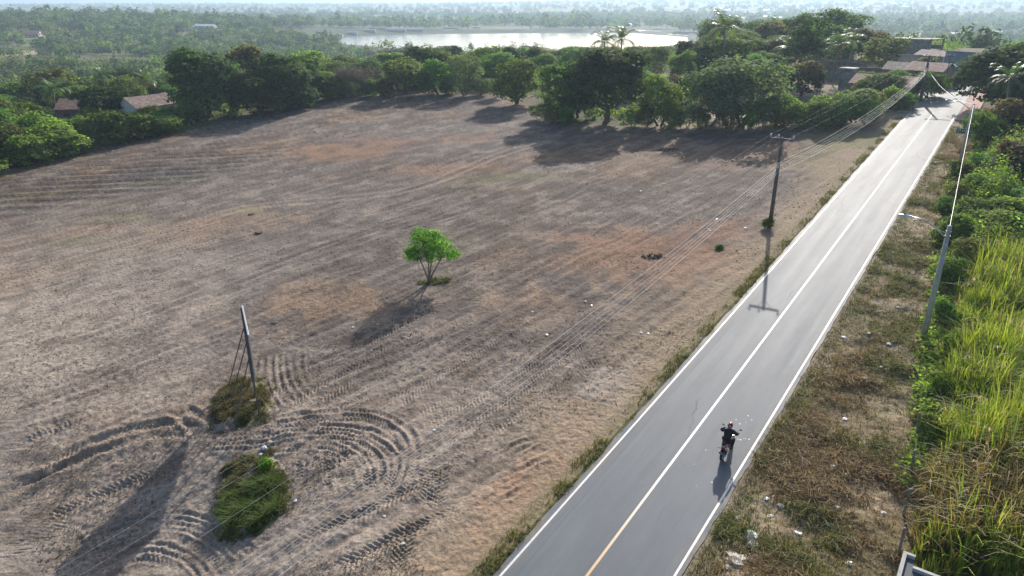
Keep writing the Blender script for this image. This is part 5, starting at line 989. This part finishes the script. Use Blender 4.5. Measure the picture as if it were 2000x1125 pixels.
for i, (x, y, r, lab) in enumerate([(1275, 501, .75, 'black burnt heap under the sagging cables in the field'), (1306, 292, 1.1, 'black burnt patch of brush in the shade before the right wood edge')]):
    p = hit(x, y)
    mb = MB(); rr = random.Random(i); z0 = float(gz(p[0], p[1]))
    for k in range(110):
        a = rr.uniform(0, 6.28); q = r * math.sqrt(rr.random()); x_, y_ = q * math.cos(a) * 1.3, q * math.sin(a) * .9; b_ = rr.uniform(0, 6.28); l = rr.uniform(.08, .3); zg = float(gz(p[0] + x_, p[1] + y_)) - z0
        mb.tube([(x_, y_, zg + .02), (x_ + l * math.cos(b_), y_ + l * math.sin(b_), zg + rr.uniform(.03, .16))], [rr.uniform(.015, .05), .01], 5)
    o = mb.build('burnt_heap', CHAR); o.location = (p[0], p[1], z0); tag(o, lab, 'heap')
for i, (x, y, r, lab) in enumerate([(492, 418, .5, 'dark earth clod left of the field centre, upper of two'), (506, 454, .45, 'dark earth clod left of the field centre, lower of two'), (700, 1008, .28, 'dark dug clod below the looping tyre tracks'), (536, 630, .3, 'dark clod above the billboard mound')]):
    p = hit(x, y); crumple(330 + i, r * .7, .22, EARTH, 'earth_clod', p, lab, 'clod')
def little_bush(px, by, ty, wpx, name, label, m_col, ls=.14):
    b = hit(px, by); h = max(.2, at_depth(px, ty, b[1])[2] - float(gz(b[0], b[1]))); w_ = wpx / FPX * math.hypot(b[1], CAM_Z); r_ = np.random.default_rng(int(px)); o = empty(name, (b[0], b[1], float(gz(b[0], b[1]))), 0, label, 'bush')
    P, N, tone, D = crown_points(r_, [(0, 0, h * .4, w_ * .4, h * .5), (w_ * .15, 0, h * .6, w_ * .25, h * .35), (-w_ * .2, 0, h * .3, w_ * .25, h * .3)], 90, 14, .09, .6); n = len(P); P[:, 2] = np.maximum(P[:, 2], .02); c = np.array(m_col) * (1 + .2 * tone[:, None]) * (1 + .2 * r_.normal(size=(n, 1))); vv, ff = cards(P, N, ls * (.7 + .6 * r_.random(n)), .6, r_); link('foliage', raw_mesh('foliage', vv, ff, LEAF, np.repeat(np.clip(c, .01, .6), 4, 0)), o)
    mb = MB(); [mb.tube([(0, 0, -.1), (random.uniform(-.3, .3) * w_, random.uniform(-.3, .3) * w_, h * .7)], [.025, .008], 5) for k in range(5)]; mb.build('stems', BARK, o)
little_bush(1499, 447, 424, 24, 'pole_bush', 'small green bush wrapped round the foot of the nearest dark pole', (.15, .20, .05)); little_bush(521, 922, 896, 22, 'broadleaf_weed', 'vivid green broadleaf plant on top of the lower grassy mound', (.14, .33, .02), .1)
little_bush(1405, 486, 480, 14, 'field_weed', 'small green weed in the field left of the nearest pole shadow', (.13, .2, .04), .1)

# ------------------------------------------------------------------ motorcycle and rider
def motorcycle():
    rear = hit(1410, 899); p = rear[:2] + rd * .64; z = float(base_z(*p)) + .031; slope = math.atan2(float(base_z(*(p + rd))) - float(base_z(*(p - rd))), 2)
    red = mat('red_tank_paint', (.42, .015, .02), .22); blk = mat('black_plastic', (.015, .015, .016), .4); rub = mat('tyre_rubber', (.018, .018, .018), .85); chrome = mat('exhaust_chrome', (.6, .58, .55), .22, 1.); alu = mat('engine_alloy', (.32, .32, .32), .4, .8); seatm = mat('seat_vinyl', (.02, .02, .022), .6)
    def root(name, label, cat): o = empty(name, (p[0], p[1], z), 0, label, cat); o.rotation_euler = (0, -slope, road_rz); return o
    o = root('motorcycle', 'red and black motorcycle with a rear number plate in the right lane', 'motorcycle')
    for x, wd in ((-.64, .058), (.66, .045)):
        wh = MB().lathe((x, 0, .3), [(.035, -.06), (.045, -.05), (.045, .05), (.035, .06)], 14, 'Y').build('wheel', alu, o, True)
        n = 28; tb = MB(); V = []; F = []
        for k in range(n):
            a = 6.2832 * k / n
            for j in range(8):
                t = 6.2832 * j / 8; rr = .255 + wd * .8 * math.cos(t); V.append((x + rr * math.cos(a), wd * math.sin(t), .3 + rr * math.sin(a)))
        F = [(k*8+j, k*8+(j+1) % 8, ((k+1) % n)*8+(j+1) % 8, ((k+1) % n)*8+j) for k in range(n) for j in range(8)]; tb.add(V, F).build('tyre', rub, wh, True)
        rm = MB(); rm.lathe((x, 0, .3), [(.215, -.035), (.222, -.03), (.212, 0), (.222, .03), (.215, .035), (.2, .03), (.2, -.03)], 28, 'Y')
        for k in range(6): a = 6.2832 * k / 6; rm.tube([(x + .04 * math.cos(a), 0, .3 + .04 * math.sin(a)), (x + .21 * math.cos(a), 0, .3 + .21 * math.sin(a))], .014, 6)
        rm.build('rim', alu, wh, True)
    MB().tube([(.44, 0, .86), (.1, 0, .74), (-.3, 0, .72), (-.75, 0, .78)], .022, 7).tube([(.44, 0, .84), (.28, 0, .45), (-.1, 0, .3), (-.22, 0, .42), (-.3, 0, .72)], .022, 7).tube([(-.2, -.09, .36), (-.64, -.09, .3)], .022, 6).tube([(-.2, .09, .36), (-.64, .09, .3)], .022, 6).build('frame', blk, o, True)
    MB().tube([(.42, -.09, .9), (.66, -.085, .3)], [.026, .03], 8).tube([(.42, .09, .9), (.66, .085, .3)], [.026, .03], 8).box((.42, 0, .9), (.06, .22, .05)).build('fork', alu, o, True)
    MB().ell((.14, 0, .84), (.27, .135, .125), 18, 10).build('fuel_tank', red, o, True)
    MB().tube([(.0, 0, .82), (-.2, 0, .815), (-.5, 0, .84), (-.72, 0, .86)], [.085, .12, .115, .06], 12).build('seat', seatm, o, True)
    for s in (-1, 1): MB().add([(-.15, s * .12, .78), (-.2, s * .13, .55), (-.42, s * .12, .6), (-.78, s * .08, .78), (-.74, s * .07, .82), (-.15, s * .09, .79), (-.2, s * .1, .55), (-.42, s * .09, .6)], [(0, 1, 2, 3), (5, 7, 6), (0, 3, 4, 5), (1, 6, 7, 2)]).build('side_cover', red, o)
    MB().box((.06, 0, .5), (.3, .22, .2)).tube([(.12, 0, .55), (.22, 0, .72)], [.1, .085], 12).lathe((.02, 0, .46), [(.11, -.17), (.12, -.15), (.12, .15), (.11, .17)], 16, 'Y').build('engine', alu, o, False, .012)
    MB().tube([(.2, -.08, .6), (.26, -.12, .42), (.1, -.15, .3), (-.25, -.16, .32), (-.45, -.17, .36), (-.9, -.19, .46)], [.02, .022, .022, .028, .048, .045], 10).build('exhaust', chrome, o, True)
    MB().tube([(.40, -.36, 1.02), (.45, -.2, 1.0), (.45, 0, .97), (.45, .2, 1.0), (.40, .36, 1.02)], .014, 8).tube([(.405, -.36, 1.02), (.425, -.25, 1.01)], .02, 8).tube([(.405, .36, 1.02), (.425, .25, 1.01)], .02, 8).build('handlebar', blk, o, True)
    for s in (-1, 1):
        q = MB().tube([(.45, s * .24, 1.01), (.46, s * .32, 1.15), (.45, s * .4, 1.2)], .008, 6).ell((.45, s * .43, 1.22), (.018, .065, .045), 12, 7).build('mirror', blk, o, True); MB().ell((.434, s * .43, 1.22), (.006, .055, .037), 12, 6).build('mirror_glass', chrome, q, True)
    MB().ell((.56, 0, .86), (.1, .1, .11), 16, 9).build('headlight', mat('headlight_glass', (.7, .7, .7), .1), o, True)
    fd = MB(); V = []
    for k in range(9): a = R(35 + 105 * k / 8); V += [(-.64 - .34 * math.cos(a), -.07, .3 + .34 * math.sin(a)), (-.64 - .34 * math.cos(a), .07, .3 + .34 * math.sin(a)), (-.64 - .325 * math.cos(a), .07, .3 + .325 * math.sin(a)), (-.64 - .325 * math.cos(a), -.07, .3 + .325 * math.sin(a))]
    fd.add(V, [(k*4+j, k*4+(j+1) % 4, k*4+4+(j+1) % 4, k*4+4+j) for k in range(8) for j in range(4)] + [(3, 2, 1, 0), (32, 33, 34, 35)]).build('rear_fender', blk, o)
    fd = MB(); V = []
    for k in range(9): a = R(40 + 100 * k / 8); V += [(.66 - .33 * math.cos(a), -.06, .3 + .33 * math.sin(a)), (.66 - .33 * math.cos(a), .06, .3 + .33 * math.sin(a)), (.66 - .318 * math.cos(a), .06, .3 + .318 * math.sin(a)), (.66 - .318 * math.cos(a), -.06, .3 + .318 * math.sin(a))]
    fd.add(V, [(k*4+j, k*4+(j+1) % 4, k*4+4+(j+1) % 4, k*4+4+j) for k in range(8) for j in range(4)] + [(3, 2, 1, 0), (32, 33, 34, 35)]).build('front_fender', red, o)
    MB().ell((-.82, 0, .80), (.05, .07, .04), 12, 8).build('tail_light', mat('tail_lens', (.5, .02, .02), .2), o, True)
    pl = MB().box((-.97, 0, .60), (.012, .19, .165), ry=R(-22)).build('number_plate', mat('plate_face', (.34, .38, .5), .4), o); dk = mat('plate_ink', (.03, .04, .09), .5)
    q = MB()
    for r_ in (0, 1):
        for k in range(3 + r_): y = -.06 + .12 * k / (2 + r_); zz = .635 - .07 * r_; xx = -.978 - (zz - .6) * math.tan(R(-22)) * -1; q.box((xx - .004, y, zz), (.004, .012, .045), ry=R(-22)); q.box((xx - .004, y + .014, zz + (.012 if k % 2 else -.012)), (.004, .016, .01), ry=R(-22))
    q.build('plate_marks', dk, pl)
    MB().tube([(-.85, 0, .78), (-.95, 0, .68)], .012, 6).build('plate_bracket', blk, o)
    for s in (-1, 1): MB().tube([(-.8, s * .06, .76), (-.8, s * .15, .76)], .008, 6).ell((-.81, s * .17, .76), (.035, .03, .025), 10, 7).build('indicator', mat('amber_lens', (.6, .22, .03), .3), o, True)
    MB().tube([(-.05, -.22, .33), (-.05, .22, .33)], .014, 6).tube([(-.45, -.2, .4), (-.45, .2, .4)], .012, 6).build('foot_pegs', blk, o)
    MB().tube([(-.4, -.1, .78), (-.55, -.12, .36)], .03, 8).tube([(-.4, .1, .78), (-.55, .12, .36)], .03, 8).build('shock_absorber', chrome, o, True)
    MB().tube([(-.45, .12, .88), (-.8, .1, .92), (-.84, 0, .93), (-.8, -.1, .92), (-.45, -.12, .88)], .014, 7).build('grab_rail', chrome, o, True)
    # rider: one skinned body, clothing as children
    skin = mat('skin', (.30, .17, .11), .6); jk = mat('black_jacket', (.014, .015, .019), .75, noise=.3, nscale=12, bump=.5, bscale=14); tr = mat('dark_trousers', (.022, .024, .032), .85, noise=.3, nscale=10); shoe = mat('dark_shoes', (.02, .018, .016), .6)
    r = root('person', 'rider in black jacket and red helmet, seated on the red motorcycle', 'person')
    J = {'pel': (-.2, 0, .93), 'sp': (-.14, 0, 1.1), 'ch': (-.04, 0, 1.29), 'nk': (.03, 0, 1.42), 'hd': (.09, 0, 1.53), 'ht': (.1, 0, 1.64)}
    for s, t in ((-1, 'r'), (1, 'l')):
        e = .40 if s > 0 else .33
        J.update({'sh' + t: (-.02, s * .2, 1.345), 'el' + t: (.12, s * e, 1.14), 'wr' + t: (.34, s * .335, 1.05), 'hp' + t: (-.17, s * .12, .9), 'kn' + t: (.24, s * .21, .79), 'an' + t: (-.06, s * .2, .42), 'to' + t: (.1, s * .22, .36)})
    def skinned(name, chain, rad, m, parent, rootv):
        names = []; [names.append(k) for c in chain for k in c if k not in names]; ed = [(names.index(c[i]), names.index(c[i + 1])) for c in chain for i in range(len(c) - 1)]
        me = bpy.data.meshes.new(name); me.from_pydata([J[k] for k in names], ed, []); me.materials.append(m); ob = link(name, me, parent); md = ob.modifiers.new('skin', 'SKIN'); md.use_smooth_shade = True
        for i, k in enumerate(names): q = rad[k] if isinstance(rad[k], tuple) else (rad[k], rad[k]); me.skin_vertices[0].data[i].radius = q; me.skin_vertices[0].data[i].use_root = k == rootv
        sb = ob.modifiers.new('sub', 'SUBSURF'); sb.levels = sb.render_levels = 2; return ob
    base = {'pel': (.14, .12), 'sp': (.14, .11), 'ch': (.16, .12), 'nk': .058, 'hd': .09, 'ht': .075}
    for t in 'rl': base.update({'sh' + t: .068, 'el' + t: .045, 'wr' + t: .032, 'hp' + t: .095, 'kn' + t: .066, 'an' + t: .042, 'to' + t: .036})
    body = [['pel', 'sp', 'ch', 'nk', 'hd', 'ht']] + [['ch', 'sh' + t, 'el' + t, 'wr' + t] for t in 'rl'] + [['pel', 'hp' + t, 'kn' + t, 'an' + t, 'to' + t] for t in 'rl']
    skinned('body', body, base, skin, r, 'pel')
    big = lambda k: {a: (tuple(q + k for q in b) if isinstance(b, tuple) else b + k) for a, b in base.items()}
    J['nk2'] = (.02, 0, 1.40); bj = big(.05); bj['nk2'] = .075; skinned('jacket', [['pel', 'sp', 'ch', 'nk2']] + [['ch', 'sh' + t, 'el' + t, 'wr' + t] for t in 'rl'], bj, jk, r, 'pel')
    bt = big(.034); bt['pel'] = (.15, .13); skinned('trousers', [['pel', 'hp' + t, 'kn' + t, 'an' + t] for t in 'rl'], bt, tr, r, 'pel')
    for s in (-1, 1):
        MB().tube([(-.1, s * .205, .36), (-.02, s * .21, .365), (.1, s * .225, .36), (.17, s * .23, .35)], [.04, .05, .045, .025], 10).build('shoe', shoe, r, True)
        h = MB().ell((.385, s * .33, 1.045), (.05, .045, .028), 10, 7)
        for k in range(4): y = s * (.298 + .021 * k); l = (.9, 1., .95, .8)[k]; h.tube([(.41, y, 1.05), (.41 + .035 * l, y, 1.045), (.445, y, 1.02), (.43, y, .995), (.405, y, .995)], [.0105, .0105, .0095, .009, .007], 6)
        h.tube([(.375, s * .295, 1.03), (.40, s * .275, 1.015), (.425, s * .272, 1.0)], [.012, .011, .009], 6); h.build('glove', jk, r, True)
    hm = mat('helmet_shell', (.34, .012, .03), .2); H = MB().lathe((.095, 0, 1.46), [(.085, 0), (.118, .03), (.13, .09), (.128, .14), (.108, .19), (.07, .225), (.02, .238)], 24, 'Z', 1.12, .98).build('helmet', hm, r, True)
    MB().ell((.15, 0, 1.555), (.1, .108, .055), 18, 9).build('visor', mat('dark_visor', (.015, .015, .02), .1), H, True)
    MB().box((.02, .075, 1.665), (.06, .05, .008), ry=R(-20), rx=R(-22)).box((-.045, -.03, 1.60), (.012, .07, .05), ry=R(-8)).build('decal', WHITE, H)
    MB().box((-.06, .16, 1.425), (.07, .09, .01), rx=R(-14), ry=R(-18)).build('shoulder_patch', mat('patch_blue', (.3, .38, .55), .6), r)
motorcycle()

# ------------------------------------------------------------------ air
def haze():
    m = bpy.data.materials.new('haze_air'); m.use_nodes = True; t = m.node_tree
    t.nodes.remove(t.nodes['Principled BSDF']); v = t.nodes.new('ShaderNodeVolumePrincipled')
    v.inputs['Density'].default_value = HAZE; v.inputs['Color'].default_value = (.60, .80, 1.0, 1); v.inputs['Anisotropy'].default_value = .35
    t.links.new(v.outputs[0], t.nodes['Material Output'].inputs['Volume'])
    mb = MB(); mb.box((0, 6300, 6), (44000, 13200, 72)); o = mb.build('haze', m); tag(o, kind='stuff')
haze()
